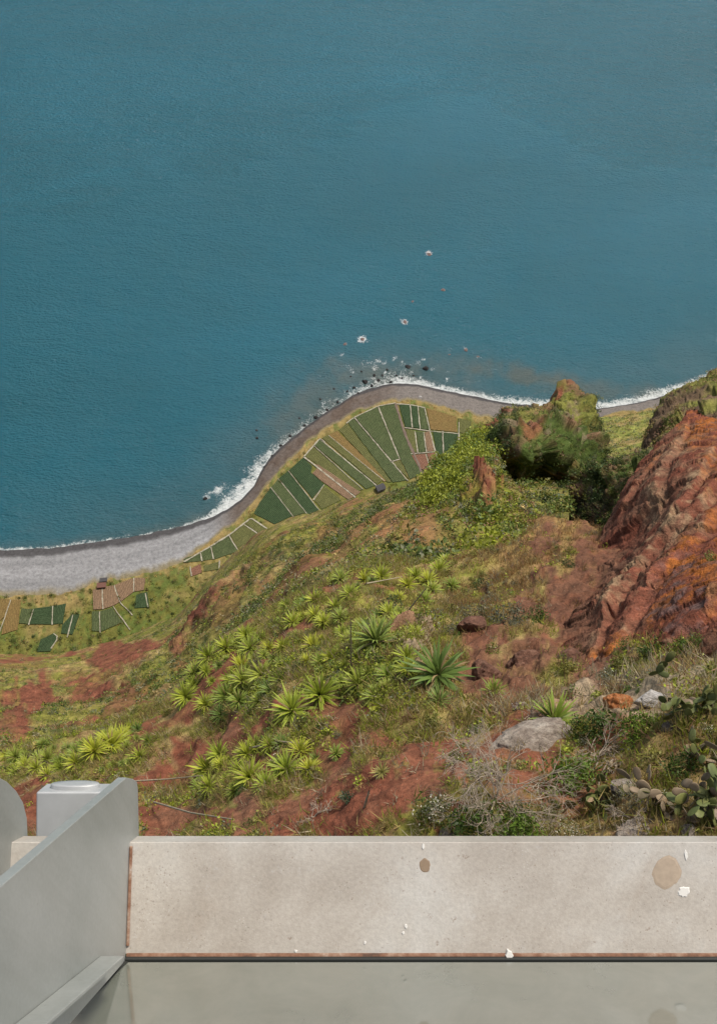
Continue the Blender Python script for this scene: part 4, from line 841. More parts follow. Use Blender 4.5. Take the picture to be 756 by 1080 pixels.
STEM = stem_mesh()
ar = np.random.default_rng(5)
def agave(u, v, d, k, label, group, layer=None):
    p, n = surf(layer or A, u, v + d * .12); p = p[0]; n = n[0]; s = d * project(p)[2] / F_PX * .60 * ar.uniform(.72, 1.08)
    t = empty('spiky_rosette_plant', p + n * s * .1 + np.array([0, 0, s * .2]), label, 'rosette plant', group)
    up = Vector(n * .5 + np.array([ar.normal() * .22, -.2 + ar.normal() * .2, .8])).normalized(); q = up.to_track_quat('Z', 'Y')
    t.rotation_mode = 'QUATERNION'; t.rotation_quaternion = q @ Matrix.Rotation(ar.uniform(0, 6.28), 4, 'Z').to_quaternion()
    t.scale = (s, s, s * ar.uniform(.85, 1.1))
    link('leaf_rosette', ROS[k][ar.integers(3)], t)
    sk = link('dry_skirt', SKIRT[ar.integers(2)], t); sk.scale = (.85, .85, .9); link('stem', STEM, t)
singles = [(460, 702, 66, 'd', 'largest spiky green rosette, standing at the centre of the slope'), (404, 668, 1, 'd', None), (396, 674, 58, 'd', 'tall dark green spiky rosette left of the largest one'), (580, 750, 62, 'g', 'spiky green rosette right behind the large grey boulder'),
           (520, 720, 28, 'g', 'small green spiky rosette between the brown rocks and the boulder'), (336, 728, 46, 'y', 'large yellowish spiky rosette above the bare red soil'), (311, 752, 46, 'y', 'large yellowish spiky rosette touching the lower side of a similar one'),
           (405, 817, 20, 'p', 'pale yellow spiky rosette alone on bare red soil'), (551, 556, 14, 'g', 'small bright rosette alone at the edge of the dry brown hump'), (44, 792, 17, 'p', 'pale yellow rosette alone on the slope at the far left'),
           (462, 722, 34, 'd', 'dark rosette tucked under the largest spiky rosette')]
for (u, v, d, k, lb) in singles:
    if lb: agave(u, v, d, k, lb, None)
patches = {
 ('yellow green rosette in the dense patch left of centre, above bare red soil', 'rosettes of the dense patch left of centre'): [(232, 700, 28, 'y'), (245, 690, 30, 'y'), (258, 705, 32, 'y'), (270, 690, 28, 'g'), (280, 712, 38, 'g'), (262, 722, 32, 'g'), (243, 735, 32, 'g'), (222, 745, 32, 'y'), (208, 742, 30, 'y'), (234, 752, 28, 'd'), (287, 727, 28, 'd'), (266, 678, 26, 'y'), (295, 700, 24, 'g'), (250, 718, 30, 'y'), (275, 738, 26, 'g'), (216, 728, 24, 'y'), (228, 716, 24, 'y'), (300, 718, 26, 'g')],
 ('bright yellow green rosette in the thicket on the middle of the slope', 'rosettes of the thicket on the middle of the slope'): [(355, 640, 26, 'y'), (370, 628, 24, 'y'), (385, 614, 24, 'y'), (402, 610, 22, 'y'), (345, 660, 26, 'y'), (362, 668, 26, 'y'), (378, 650, 24, 'g'), (350, 690, 28, 'y'), (370, 707, 36, 'g'), (386, 718, 30, 'g'), (330, 680, 26, 'y'), (318, 666, 24, 'y'), (300, 645, 22, 'y'), (315, 650, 24, 'g'), (340, 640, 22, 'y'), (408, 700, 26, 'g'), (396, 728, 28, 'y'), (410, 640, 24, 'y'), (425, 660, 24, 'y'), (430, 690, 30, 'y'), (438, 675, 26, 'y'), (355, 712, 28, 'g'), (325, 700, 24, 'y'), (420, 625, 22, 'y'), (375, 690, 24, 'y'), (430, 705, 26, 'y')],
 ('yellow green rosette in the row near the upper edge, left of a dark round bush', 'rosettes of the row near the upper edge'): [(450, 612, 26, 'y'), (462, 604, 28, 'y'), (475, 612, 24, 'g'), (438, 610, 22, 'y'), (470, 598, 22, 'y'), (448, 625, 20, 'g'), (456, 618, 24, 'g'), (430, 618, 20, 'y')],
 ('yellow green rosette in the lower patch just above the red soil by the ledge', 'rosettes of the lower patch above the ledge'): [(270, 824, 42, 'y'), (300, 808, 40, 'y'), (215, 802, 34, 'y'), (232, 792, 30, 'y'), (285, 832, 32, 'y'), (252, 836, 30, 'g'), (320, 802, 30, 'y'), (240, 812, 28, 'y'), (265, 797, 28, 'y'), (345, 782, 26, 'g'), (225, 832, 26, 'y'), (290, 790, 28, 'y'), (312, 786, 28, 'y'), (255, 812, 28, 'y'), (205, 820, 28, 'g')],
 ('yellow green rosette in the patch at the lower left above the steel fin', 'rosettes of the lower left patch'): [(122, 797, 38, 'y'), (136, 787, 30, 'y'), (106, 806, 32, 'y'), (88, 814, 28, 'y'), (152, 802, 24, 'y'), (162, 790, 22, 'g'), (70, 816, 24, 'y'), (20, 812, 22, 'y'), (42, 815, 24, 'y'), (10, 802, 18, 'y'), (56, 806, 20, 'g'), (100, 792, 22, 'y'), (30, 800, 18, 'g'), (84, 798, 20, 'g'), (115, 780, 20, 'y'), (145, 775, 20, 'y')],
}
pr = np.random.default_rng(44)
for (key, cx_, cy_, rx_, ry_, rot_, num, sz) in [(0, 252, 712, 52, 32, -15, 18, 19), (1, 370, 668, 72, 54, 0, 34, 19), (3, 262, 808, 66, 22, -14, 10, 19), (4, 90, 800, 80, 18, -8, 22, 17)]:
    lst = list(patches.values())[key]
    while num > 0:
        a_, b_ = pr.uniform(-1, 1, 2)
        if a_ * a_ + b_ * b_ > 1: continue
        q = (cx_ + a_ * rx_ * math.cos(math.radians(rot_)) - b_ * ry_ * math.sin(math.radians(rot_)), cy_ + a_ * rx_ * math.sin(math.radians(rot_)) + b_ * ry_ * math.cos(math.radians(rot_)))
        if any(math.hypot(q[0] - x[0], q[1] - x[1]) < 9 for x in lst) or q[1] < crestA(q[0]) + 6: continue
        lst.append((q[0], q[1], sz * pr.uniform(.6, 1.3), ['y', 'g', 'd', 'g'][pr.integers(4)])); num -= 1
for (lb, gr), lst in patches.items():
    for (u, v, d, k) in lst: agave(u, v, d, k, lb, gr)

# ------------------------------------------------------------------ bushes
def bush_mesh(name, seed, col, k=420, ll=.10, flat=.8, asp=.45, col2=None, frac=0.):
    r = np.random.default_rng(seed); nb = 9; d = r.normal(size=(nb, 3)); d[:, 2] = np.abs(d[:, 2]); d /= np.linalg.norm(d, axis=1, keepdims=True)
    cen = d * .55 * np.array([1, 1, flat]); rad = .38 + .2 * r.random(nb); cols = np.array([col * (1 + .2 * r.normal()) for _ in range(nb)])
    v, f, c = leaves_np(cen, rad, k // nb, ll, cols, .85, seed=seed + 1, asp=asp)
    if col2 is not None:
        m = np.repeat(r.random(len(f)) < frac, 4); c[m] = col2
    return mesh_np(name, v, f, M_LEAF, c, False)
BUSH = {'dark': [bush_mesh('bush', 500 + i, DARKG * 1.35, 700, .075) for i in range(3)], 'green': [bush_mesh('bush', 510 + i, np.array([.055, .095, .016]), 700, .075) for i in range(3)], 'grey': [bush_mesh('bush', 520 + i, np.array([.13, .13, .085]), 700, .065) for i in range(3)],
        'olive': [bush_mesh('bush', 530 + i, OLIVE, 380, .10) for i in range(4)], 'flower': [bush_mesh('bush', 540, np.array([.10, .12, .04]), 900, .05, col2=np.array([.75, .73, .62]), frac=.22)], 'bright': [bush_mesh('bush', 550 + i, np.array([.085, .14, .018]), 1300, .075, asp=.3) for i in range(2)], 'teal': [bush_mesh('bush', 560, np.array([.07, .11, .06]), 700, .07)]}
def stems_for(t, s, seed):
    r = np.random.default_rng(seed); V, Fc = [], []; off = 0
    for i in range(6):
        a = r.uniform(0, 6.28); tip = np.array([math.cos(a) * .5, math.sin(a) * .5, .55]); base = np.array([math.cos(a) * .05, math.sin(a) * .05, -.35]); sd = np.array([-math.sin(a), math.cos(a), 0]) * .025
        s2 = np.array([math.cos(a), math.sin(a), 0]) * .025
        V += [base - sd, base + s2, base + sd, tip - sd * .3, tip + s2 * .3, tip + sd * .3]; Fc += [(off + j, off + (j + 1) % 3, off + 3 + (j + 1) % 3, off + 3 + j) for j in range(3)]; off += 6
    return mesh_np('stems', np.array(V), np.array(Fc), simple_mat('bush_stems', (.12, .09, .06)))
STEMS = stems_for(None, 1, 9)
def bush(u, v, d, kind, label, group=None, layer=None, hz=1.0):
    p, n = surf(layer or A, u, v + d * .15); p = p[0]; s = d * project(p)[2] / F_PX * .52
    lst = BUSH[kind]; o = empty('bush', p + np.array([0, 0, s * .15]), label, 'bush', group); o.rotation_euler = (0, 0, ar.uniform(0, 6.28)); o.scale = (s, s, s * hz)
    link('foliage', lst[ar.integers(len(lst))], o); link('stems', STEMS, o)
for a_ in [(598, 598, 18, 'dark', 'small dark round bush alone on the dry brown hump'), (415, 632, 30, 'dark', 'dark round bush in the middle of the yellow rosettes'), (503, 608, 24, 'dark', 'dark round bush at the right end of the upper rosette row'),
           (392, 655, 28, 'dark', 'dark bush behind the tall dark rosette'), (536, 655, 46, 'grey', 'grey green bush on the middle right of the slope'), (500, 642, 44, 'grey', 'greyish bush left of the grey green bush'), (563, 648, 34, 'green', 'green bush right of the grey green bushes'), (518, 630, 22, 'grey', 'small grey bush under the dark round bush'),
           (480, 640, 30, 'olive', 'olive bush below the upper rosette row'), (600, 803, 74, 'bright', 'bright green feathery bush right of the large boulder'), (498, 862, 66, 'green', 'deep green bush against the steel ledge'), (546, 870, 66, 'bright', 'bright green bush against the steel ledge, right of the deep green one'),
           (464, 852, 56, 'flower', 'bush with small white flowers at the steel ledge'), (640, 762, 60, 'green', 'flat green bush in front of the orange rock'), (675, 765, 54, 'bright', 'bright green bush left of the cactus'), (612, 765, 40, 'green', 'green bush beside the boulder top'), (370, 842, 26, 'teal', 'small blue green bush alone on bare red soil'),
           (655, 700, 34, 'olive', 'olive bush at the lowest corner of the red rock face'), (690, 688, 34, 'green', 'green bush at the foot of the red rock face'), (715, 680, 30, 'bright', 'bright bush at the foot of the red rock face'), (732, 676, 26, 'bright', 'bright bush beside the hole under the red rock face'), (640, 712, 30, 'flower', 'pale flowering bush below the red rock face'),
           (748, 590, 22, 'olive', 'small bush clinging to the orange rock at the right edge'), (478, 800, 34, 'olive', 'olive bush above the leafless bush'), (720, 800, 50, 'green', 'green bush between the cactus clumps'), (575, 840, 40, 'olive', 'olive bush under the feathery green bush')]:
    u, v, d, k, lb = a_; bush(u, v, d, k, lb, layer=G if (u > 640 and v < 695) else A)
# small shrubs over the hillside
dens = (1 - .95 * np.clip(A.bare * 1.2, 0, 1)) * (A.v > crestA(A.u) + 3) * (A.v < 890) / np.maximum(dA / 30, .8)
p, n, u_, v_ = scatter(A, 170, dens, 77, (-10, 770))
for i in range(len(p)):
    k = ['olive', 'grey', 'green', 'olive', 'flower'][ar.integers(5)] if v_[i] > 640 else 'olive'
    s = ar.uniform(.18, .5); o = link('small_shrub', BUSH[k][ar.integers(len(BUSH[k]))]); o.location = p[i]; o.scale = (s, s, s * .8); o.rotation_euler = (0, 0, ar.uniform(0, 6.28))
    tag(o, 'small shrub growing among the dry grass of the near hillside', 'shrub', 'small shrubs on the near hillside')

# ------------------------------------------------------------------ prickly pear cactus
def pad_np(c, ax, up, L, w, th, seed):
    """an oval pad: flattened ellipsoid from its base point"""
    nu, nv = 10, 7; th_ = np.linspace(0, 2 * np.pi, nu + 1)[:-1]; ph = np.linspace(0, np.pi, nv)
    ax = ax / np.linalg.norm(ax); sd = np.cross(ax, up); sd /= np.linalg.norm(sd); no = np.cross(sd, ax)
    V = []
    for f in ph:
        y = (1 - math.cos(f)) / 2; rw = math.sin(f) ** .8 * (.75 + .25 * y)
        for t in th_: V.append(c + ax * y * L + sd * math.cos(t) * rw * w / 2 + no * math.sin(t) * rw * th / 2)
    Fc = [(k * nu + i, k * nu + (i + 1) % nu, (k + 1) * nu + (i + 1) % nu, (k + 1) * nu + i) for k in range(nv - 1) for i in range(nu)]
    return np.array(V), np.array(Fc)
def cactus(u, v, wpx, label, seed, npads=34, dry=.3):
    p, n = surf(A, u, v); p = p[0]; r = np.random.default_rng(seed); R = wpx * project(p)[2] / F_PX / 2
    t = empty('prickly_pear', p, label, 'cactus', 'prickly pear clumps')
    heads = []
    for i in range(npads):
        L = r.uniform(.24, .38)
        if not heads or r.random() < .3: base = np.array([r.normal() * R * .5, r.normal() * R * .5, -.05]); d = np.array([r.normal() * .4, r.normal() * .4 - .1, 1.0])
        else: h, hd = heads[r.integers(len(heads))]; base = h; d = hd + r.normal(size=3) * .6
        d = d / np.linalg.norm(d); heads.append((base + d * L * .95, d)); kind = 'dry' if r.random() < dry else 'green'
        o = link('pad' if kind == 'green' else 'withered_pad', PADS[kind][r.integers(3)], t)
        x = np.cross(d, r.normal(size=3)); x /= np.linalg.norm(x); y = np.cross(d, x)
        o.matrix_basis = Matrix([[x[k] * L, y[k] * L, d[k] * L, base[k]] for k in range(3)] + [[0, 0, 0, 1]])
PADS = {}
for kk, base_c in (('green', np.array([.12, .145, .05])), ('dry', np.array([.24, .19, .13]))):
    PADS[kk] = []
    for j_ in range(3):
        V, Fc = pad_np(np.zeros(3), np.array([0, 0, 1.]), np.array([0, 1., 0]), 1.0, .62 + .08 * j_, .11, 0)
        V[:, 1] += .06 * np.sin(V[:, 2] * 3 + j_); c_ = base_c * (.85 + .15 * j_) * (1 + .12 * np.random.default_rng(j_).normal(size=(len(V), 1))) + (V[:, 2:3] * np.array([[.02, .005, 0]]))
        PADS[kk].append(mesh_np('pad', V, Fc, M_LEAF, np.clip(c_, .01, .8), True))
cactus(738, 756, 84, 'green prickly pear clump at the right edge below the red rock', 601, 85, .12)
cactus(700, 845, 70, 'withered prickly pear with pale dry pads above the ledge', 602, 60, .8)
cactus(745, 850, 60, 'green prickly pear in the lower right corner above the ledge', 603, 60, .2)
cactus(612, 830, 70, 'sprawling green prickly pear under the feathery green bush', 604, 46, .1)
cactus(745, 790, 60, 'half withered prickly pear at the right edge', 605, 56, .45)

# ------------------------------------------------------------------ leafless bush, dead stems, fallen stalks
def tube(pts, rad, nside=5):
    pts = np.array(pts, float); n = len(pts); rad = np.broadcast_to(rad, (n,)); d = np.gradient(pts, axis=0); d /= np.maximum(np.linalg.norm(d, axis=1, keepdims=True), 1e-9)
    ref = np.where(np.abs(d[:, 2:3]) > .9, np.array([[1., 0, 0]]), np.array([[0, 0, 1.]])); a = np.cross(d, ref); a /= np.maximum(np.linalg.norm(a, axis=1, keepdims=True), 1e-9); b_ = np.cross(d, a)
    t = np.linspace(0, 2 * np.pi, nside + 1)[:-1]
    V = (pts[:, None] + (a[:, None] * np.cos(t)[None, :, None] + b_[:, None] * np.sin(t)[None, :, None]) * rad[:, None, None]).reshape(-1, 3)
    Fc = [(k * nside + i, k * nside + (i + 1) % nside, (k + 1) * nside + (i + 1) % nside, (k + 1) * nside + i) for k in range(n - 1) for i in range(nside)]
    return V, np.array(Fc)
def joined(name, tubes, mat, parent=None):
    vs, fs = [], []; off = 0
    for V, Fc in tubes: vs.append(V); fs.append(Fc + off); off += len(V)
    return link(name, mesh_np(name, np.concatenate(vs), np.concatenate(fs), mat), parent)
M_TWIG = simple_mat('dry_twigs', (.33, .265, .20), .9, 0, .35, 9); M_STALK = simple_mat('dry_stalk', (.29, .24, .165), .9, 0, .25, 9)
def branch(p, d, L, r_, lev, out, rg):
    n = 4; pts = [p]; dd = d.copy()
    for k in range(n):
        dd = dd + rg.normal(size=3) * .16; dd /= np.linalg.norm(dd); pts.append(pts[-1] + dd * L / n)
    out.append(tube(pts, np.linspace(r_, r_ * .6, n + 1), 4))
    if lev > 0:
        for _ in range(rg.integers(3, 5)):
            k = rg.integers(2, n + 1); nd_ = dd + rg.normal(size=3) * .55 + np.array([0, 0, .12]); nd_ /= np.linalg.norm(nd_); branch(pts[k], nd_, L * rg.uniform(.55, .8), r_ * .6, lev - 1, out, rg)
def twig_bush(u, v, wpx, label, seed, lev=4, stems=7):
    p, n = surf(A, u, v); p = p[0]; s = wpx * project(p)[2] / F_PX / 2; rg = np.random.default_rng(seed); out = []
    for i in range(stems):
        d = np.array([rg.normal() * .7, rg.normal() * .6 - .1, .8]); d /= np.linalg.norm(d); branch(np.zeros(3), d, s * .62, .022, lev, out, rg)
    o = joined('leafless_bush', out, M_TWIG); o.location = p; tag(o, label, 'bush')
twig_bush(522, 848, 150, 'large leafless grey bush of bare twigs above the steel ledge', 701, 4, 13)
twig_bush(335, 862, 46, 'small leafless white twig bush on the red soil', 702, 3, 5)
twig_bush(628, 790, 70, 'bare dry twig bush right of the bright green bush', 703, 3, 6)
twig_bush(560, 755, 46, 'pale dry twig bush left of the boulder top', 704, 3, 6)
twig_bush(660, 850, 60, 'leafless twig bush among the dead stems near the ledge', 705, 3, 6)
p, n = surf(A, 650, 800); rg = np.random.default_rng(71); out = []
for i in range(46):
    st = p[0] + rg.normal(size=3) * np.array([.35, .25, .08]); d = np.array([rg.normal() * .35 - .1, -.55 + .2 * rg.normal(), -.75]); L = rg.uniform(.7, 1.6)
    pts = [st + d * L * k / 5 + np.array([0, .10 * k * .3, .22 * math.sin(k / 5 * 3.1)]) for k in range(6)]; out.append(tube(pts - p[0], np.linspace(.022, .010, 6), 4))
o = joined('dead_stems', out, M_TWIG); o.location = p[0]; tag(o, 'bundle of dead grey brown stems hanging down over the rocks', 'dead plant')
def stalk(pts, label, rad=.03, lift=.25):
    P = []
    for (u, v) in pts: q, n = surf(A, u, v); P.append(q[0] + n[0] * lift)
    P = np.array(P); t = np.linspace(0, 1, 9); k = np.linspace(0, 1, len(P)); P = np.stack([np.interp(t, k, P[:, j]) for j in range(3)], -1)
    V, Fc = tube(P - P[0], np.linspace(rad, rad * .55, 9), 6); o = link('fallen_stalk', mesh_np('fallen_stalk', V, Fc, M_STALK)); o.location = P[0]; tag(o, label, 'dry stalk', 'dry flower stalks')
stalk([(140, 834), (178, 823), (216, 812)], 'pale fallen stalk on red soil right of the steel fin tip', .04)
stalk([(168, 855), (210, 872), (258, 888)], 'pale fallen stalk sloping down to the steel ledge', .04)
stalk([(262, 798), (300, 788), (318, 782)], 'grey fallen stalk in the lower rosette patch', .04)
stalk([(385, 632), (428, 618)], 'thin dry stalk lying across the middle thicket', .035, .5)
def upright(u, v, hpx, label, lean=(0, 0)):
    q, n = surf(A, u, v); q = q[0]; h = hpx * project(q)[2] / F_PX * 1.9; V, Fc = tube([(0, 0, -.2), (lean[0] * h * .5, lean[1] * h * .5, h * .5), (lean[0] * h, lean[1] * h, h)], [.035, .03, .018], 6)
    o = link('flower_stalk', mesh_np('flower_stalk', V, Fc, M_STALK)); o.location = q; tag(o, label, 'dry stalk', 'dry flower stalks')
upright(366, 700, 58, 'thin upright dry stalk rising from the middle thicket'); upright(418, 655, 40, 'slanting dry stalk beside the dark round bush', (.35, 0)); upright(392, 860, 26, 'short dry stalk on the bare red soil', (.1, 0))

# ------------------------------------------------------------------ steel parapet in front
T0 = 1.8
O = unp(np.array(133.), np.array(1010.), np.array(T0))
gd_, pd_ = math.radians(50), math.radians(-26)
g = np.array([0, math.cos(gd_), -math.sin(gd_)]); gn = np.array([0, math.sin(gd_), math.cos(gd_)]); pv = np.array([0, math.cos(pd_), -math.sin(pd_)]); pn = np.array([0, math.sin(pd_), math.cos(pd_)])
lo, hi = .02, 1.0
for _ in range(50):
    L_ = (lo + hi) / 2
    if project(O + pv * L_)[1] > 888.5: lo = L_
    else: hi = L_
m, nt, b = new_mat('weathered_steel'); co = objco(nt)
n1 = noise_node(nt, 3.2, 6, .62, co, .3); n2 = noise_node(nt, 11, 5, .6, co); n3 = noise_node(nt, 160, 3, .7, co); n4 = noise_node(nt, 55, 5, .75, co)
c = ramp(nt, n1, [(.32, (.30, .265, .225)), (.5, (.375, .345, .305)), (.66, (.43, .415, .385))])
c = mixc(nt, .35, c, ramp(nt, n2, [(.3, (.78, .75, .72)), (.65, (1.12, 1.12, 1.12))]), 'MULTIPLY')
for sc_, lim_, col_ in ((140, .17, (.12, .085, .06)), (90, .13, (.10, .07, .05)), (170, .15, (.55, .54, .52))):
    vo = nd(nt, 'ShaderNodeTexVoronoi'); vo.inputs['Scale'].default_value = sc_; nt.links.new(co, vo.inputs['Vector']); nz = noise_node(nt, sc_ * .09, 3, .6, co)
    c = mixc(nt, mth(nt, 'MULTIPLY', mth(nt, 'MULTIPLY', mth(nt, 'LESS_THAN', vo.outputs['Distance'], lim_), mth(nt, 'GREATER_THAN', nz, .56)), .38), c, col_)
c = mixc(nt, .5, c, ramp(nt, n3, [(.3, (.75, .75, .75)), (.7, (1.18, 1.18, 1.18))]), 'MULTIPLY')
c = mixc(nt, mth(nt, 'MULTIPLY', ramp(nt, n4, [(.63, (0, 0, 0)), (.70, (1, 1, 1))]), .7), c, (.17, .12, .085))
n5 = noise_node(nt, 1.3, 5, .7, co, .6); c = mixc(nt, mth(nt, 'MULTIPLY', ramp(nt, n5, [(.5, (0, 0, 0)), (.62, (1, 1, 1))]), .45), c, (.285, .205, .14))
n6 = noise_node(nt, 26, 6, .8, co); c = mixc(nt, mth(nt, 'MULTIPLY', ramp(nt, n6, [(.6, (0, 0, 0)), (.7, (1, 1, 1))]), .35), c, (.46, .45, .44))
nt.links.new(c, b.inputs['Base Color']); b.inputs['Roughness'].default_value = .6; b.inputs['Metallic'].default_value = .0; bump(nt, b, n3, .25, .002); M_LEDGE = m
m, nt, b = new_mat('grey_steel'); co = objco(nt)
n1 = noise_node(nt, 4, 5, .6, co); n3 = noise_node(nt, 120, 3, .7, co)
c = ramp(nt, n1, [(.3, (.30, .315, .30)), (.7, (.38, .39, .375))]); c = mixc(nt, .4, c, ramp(nt, n3, [(.3, (.85, .85, .85)), (.7, (1.12, 1.12, 1.12))]), 'MULTIPLY')
ms = nd(nt, 'ShaderNodeMapping'); nt.links.new(co, ms.inputs[0]); ms.inputs['Scale'].default_value = (30, 30, 2.5); ns = noise_node(nt, 1.0, 6, .7, ms.outputs[0])
c = mixc(nt, .3, c, ramp(nt, ns, [(.35, (.80, .79, .76)), (.6, (1.06, 1.06, 1.06))]), 'MULTIPLY'); nb2 = noise_node(nt, 38, 5, .75, co)
c = mixc(nt, mth(nt, 'MULTIPLY', ramp(nt, nb2, [(.62, (0, 0, 0)), (.72, (1, 1, 1))]), .45), c, (.20, .18, .15))
nt.links.new(c, b.inputs['Base Color']); b.inputs['Roughness'].default_value = .45; b.inputs['Metallic'].default_value = .35; bump(nt, b, n3, .15, .001); M_FIN = m
m, nt, b = new_mat('reflective_glass'); b.inputs['Base Color'].default_value = (.20, .20, .165, 1); b.inputs['Metallic'].default_value = 0; b.inputs['IOR'].default_value = 2.9; co = objco(nt); gn_ = noise_node(nt, 9, 6, .7, co, .5); gs = noise_node(nt, 220, 3, .7, co)
nt.links.new(ramp(nt, gn_, [(.35, (.115, .125, .105)), (.7, (.15, .155, .13))]), b.inputs['Base Color']); nt.links.new(ramp(nt, gn_, [(.35, (.03,) * 3), (.7, (.08,) * 3)]), b.inputs['Roughness']); M_GLASS = m
m, nt, b = new_mat('rusty_seal'); co = objco(nt); n1 = noise_node(nt, 24, 8, .75, co)
nt.links.new(ramp(nt, n1, [(.33, (.06, .034, .022)), (.47, (.17, .08, .045)), (.60, (.25, .16, .11)), (.70, (.35, .30, .26))]), b.inputs['Base Color']); b.inputs['Roughness'].default_value = .85; bump(nt, b, n1, .6, .003); M_RUST = m
m, nt, b = new_mat('black_rubber'); b.inputs['Base Color'].default_value = (.018, .02, .018, 1); b.inputs['Roughness'].default_value = .6; M_RUB = m

def sweep_x(name, prof, x0, x1, mat, parent, bev=.0):
    """close profile [(y,z)...] extruded along x"""
    n = len(prof); vs = [(x, y, z) for x in (x0, x1) for y, z in prof]
    fs = [tuple(range(n)), tuple(range(2 * n - 1, n - 1, -1))] + [(i, n + i, n + (i + 1) % n, (i + 1) % n) for i in range(n)]
    me = bpy.data.meshes.new(name); me.from_pydata(vs, [], fs); me.update()
    import bmesh
    bm = bmesh.new(); bm.from_mesh(me); bmesh.ops.recalc_face_normals(bm, faces=bm.faces); bm.to_mesh(me); bm.free()
    me.materials.append(mat); o = link(name, me, parent)
    if bev:
        mo = o.modifiers.new('bevel', 'BEVEL'); mo.width = bev; mo.segments = 3; mo.limit_method = 'ANGLE'
    return o
par = empty('steel_parapet', O, 'pale weathered steel parapet with a sloping ledge and glass along the bottom of the view', 'parapet')
X0 = O[0]
def yz(*q): return [(float(y), float(z)) for y, z in q]
def loc2(a, b_): return a * pv[1:] + b_ * pn[1:]            # along the ledge, above the ledge (relative to O)
led = sweep_x('ledge', yz(loc2(.006, 0), loc2(L_, 0), loc2(L_ + .0005, -.003), loc2(L_ + .0005, -.07), loc2(L_ - .01, -.07), loc2(L_ - .012, -.012), loc2(.006, -.012)), -3.0, 6.0, M_LEDGE, par, .0012)
sweep_x('seal_strip', yz(loc2(-.003, -.01), loc2(-.003, .002), loc2(.003, .003), loc2(.008, .001), loc2(.008, -.01)), .0005, 6.0, M_RUST, par, .002)
gl = lambda a, b_: -a * g[1:] + b_ * gn[1:]                  # up along the glass towards the viewer
sweep_x('rubber_gasket', yz(gl(-.004, -.012), gl(.010, -.012), gl(.010, .003), gl(-.004, .003)), .0002, 6.0, M_RUB, par, .001)
gv = []
for (u, v) in ((134, 1015), (66, 1082), (-60, 1206)):           # left edge of the pane, on the pane's plane
    r0 = rays(np.array(float(u)), np.array(float(v))); q = CAM + r0 * (np.dot(O - CAM, gn) / np.dot(r0, gn)) - O; gv.append(q)
gv = [q - gn * .0 for q in gv]; top = gv[0] + (gv[2] - gv[0]) * 1.0
pane = [gv[0], top, np.array([6.0, top[1], top[2]]), np.array([6.0, gv[0][1], gv[0][2]])]
me = bpy.data.meshes.new('glass_pane'); me.from_pydata([tuple(q) for q in pane] + [tuple(q - gn * .012) for q in pane], [], [(0, 1, 2, 3), (7, 6, 5, 4), (0, 4, 5, 1), (1, 5, 6, 2), (2, 6, 7, 3), (3, 7, 4, 0)]); me.materials.append(M_GLASS); me.update(); link('glass_pane', me, par)
eg = (top - gv[0]); sx = np.array([.012, 0, 0]); e4 = [gv[0] - sx - gn * .014, gv[0] + sx * .15 - gn * .014, gv[0] + sx * .15 + gn * .002, gv[0] - sx + gn * .002]
me = bpy.data.meshes.new('edge_gasket'); me.from_pydata([tuple(q) for q in e4] + [tuple(q + eg) for q in e4], [], [(0, 1, 2, 3), (7, 6, 5, 4), (0, 4, 5, 1), (1, 5, 6, 2), (2, 6, 7, 3), (3, 7, 4, 0)]); me.materials.append(M_RUB); me.update(); link('edge_gasket', me, par)
sweep_x('under_frame', yz(gl(-.01, -.10), gl(.62, -.10), gl(.62, -.08), gl(-.01, -.08)), -.02, 6.0, M_FIN, par)
sweep_x('corner_block', yz(gl(-.03, -.05), gl(.03, -.05), gl(.03, -.013), gl(-.03, -.013)), -.012, .08, M_RUB, par)
def fin_pts(px, x):
    out = []
    for (u, v) in px:
        t = x * F_PX / (u - CU); q = unp(np.array(float(u)), np.array(float(v)), np.array(t)); out.append((q[1] - O[1], q[2] - O[2]))
    return out
fp = fin_pts([(133.5, 820), (141, 821.6), (144.9, 824.5), (145.8, 831), (146.2, 846), (147, 884), (145, 905), (138, 960), (132, 1014), (70, 1085), (-40, 1190), (-150, 1210), (-110, 1032), (0, 936)], X0)
sweep_x('fin', fp, -.016, 0, M_FIN, par, .0015)
X2 = X0 - .215
f2 = fin_pts([(-30, 812), (0, 820), (8, 824), (18, 834), (25, 846), (29, 862), (30, 884), (24, 930), (6, 990), (-80, 1050), (-160, 900), (-100, 830)], X2)
sweep_x('fin', f2, -.231, -.215, M_FIN, par, .0025)
# flange along the foot of the fin
k = fin_pts([(106, 1008), (13, 1082)], X0); d2 = np.array(k[1]) - np.array(k[0]); d2 /= np.linalg.norm(d2); n2_ = np.array([-d2[1], d2[0]])
if n2_[1] < 0: n2_ = -n2_
a0 = np.array(k[0]); a1 = a0 + d2 * .62
sweep_x('flange', yz(a0 - n2_ * .006, a1 - n2_ * .006, a1, a0), .0005, .038, M_FIN, par, .0015)
sweep_x('weld_seam', yz(loc2(.02, .0), loc2(L_ - .006, .0), loc2(L_ - .006, .005), loc2(.02, .005)), .0003, .006, M_RUST, par, .002)
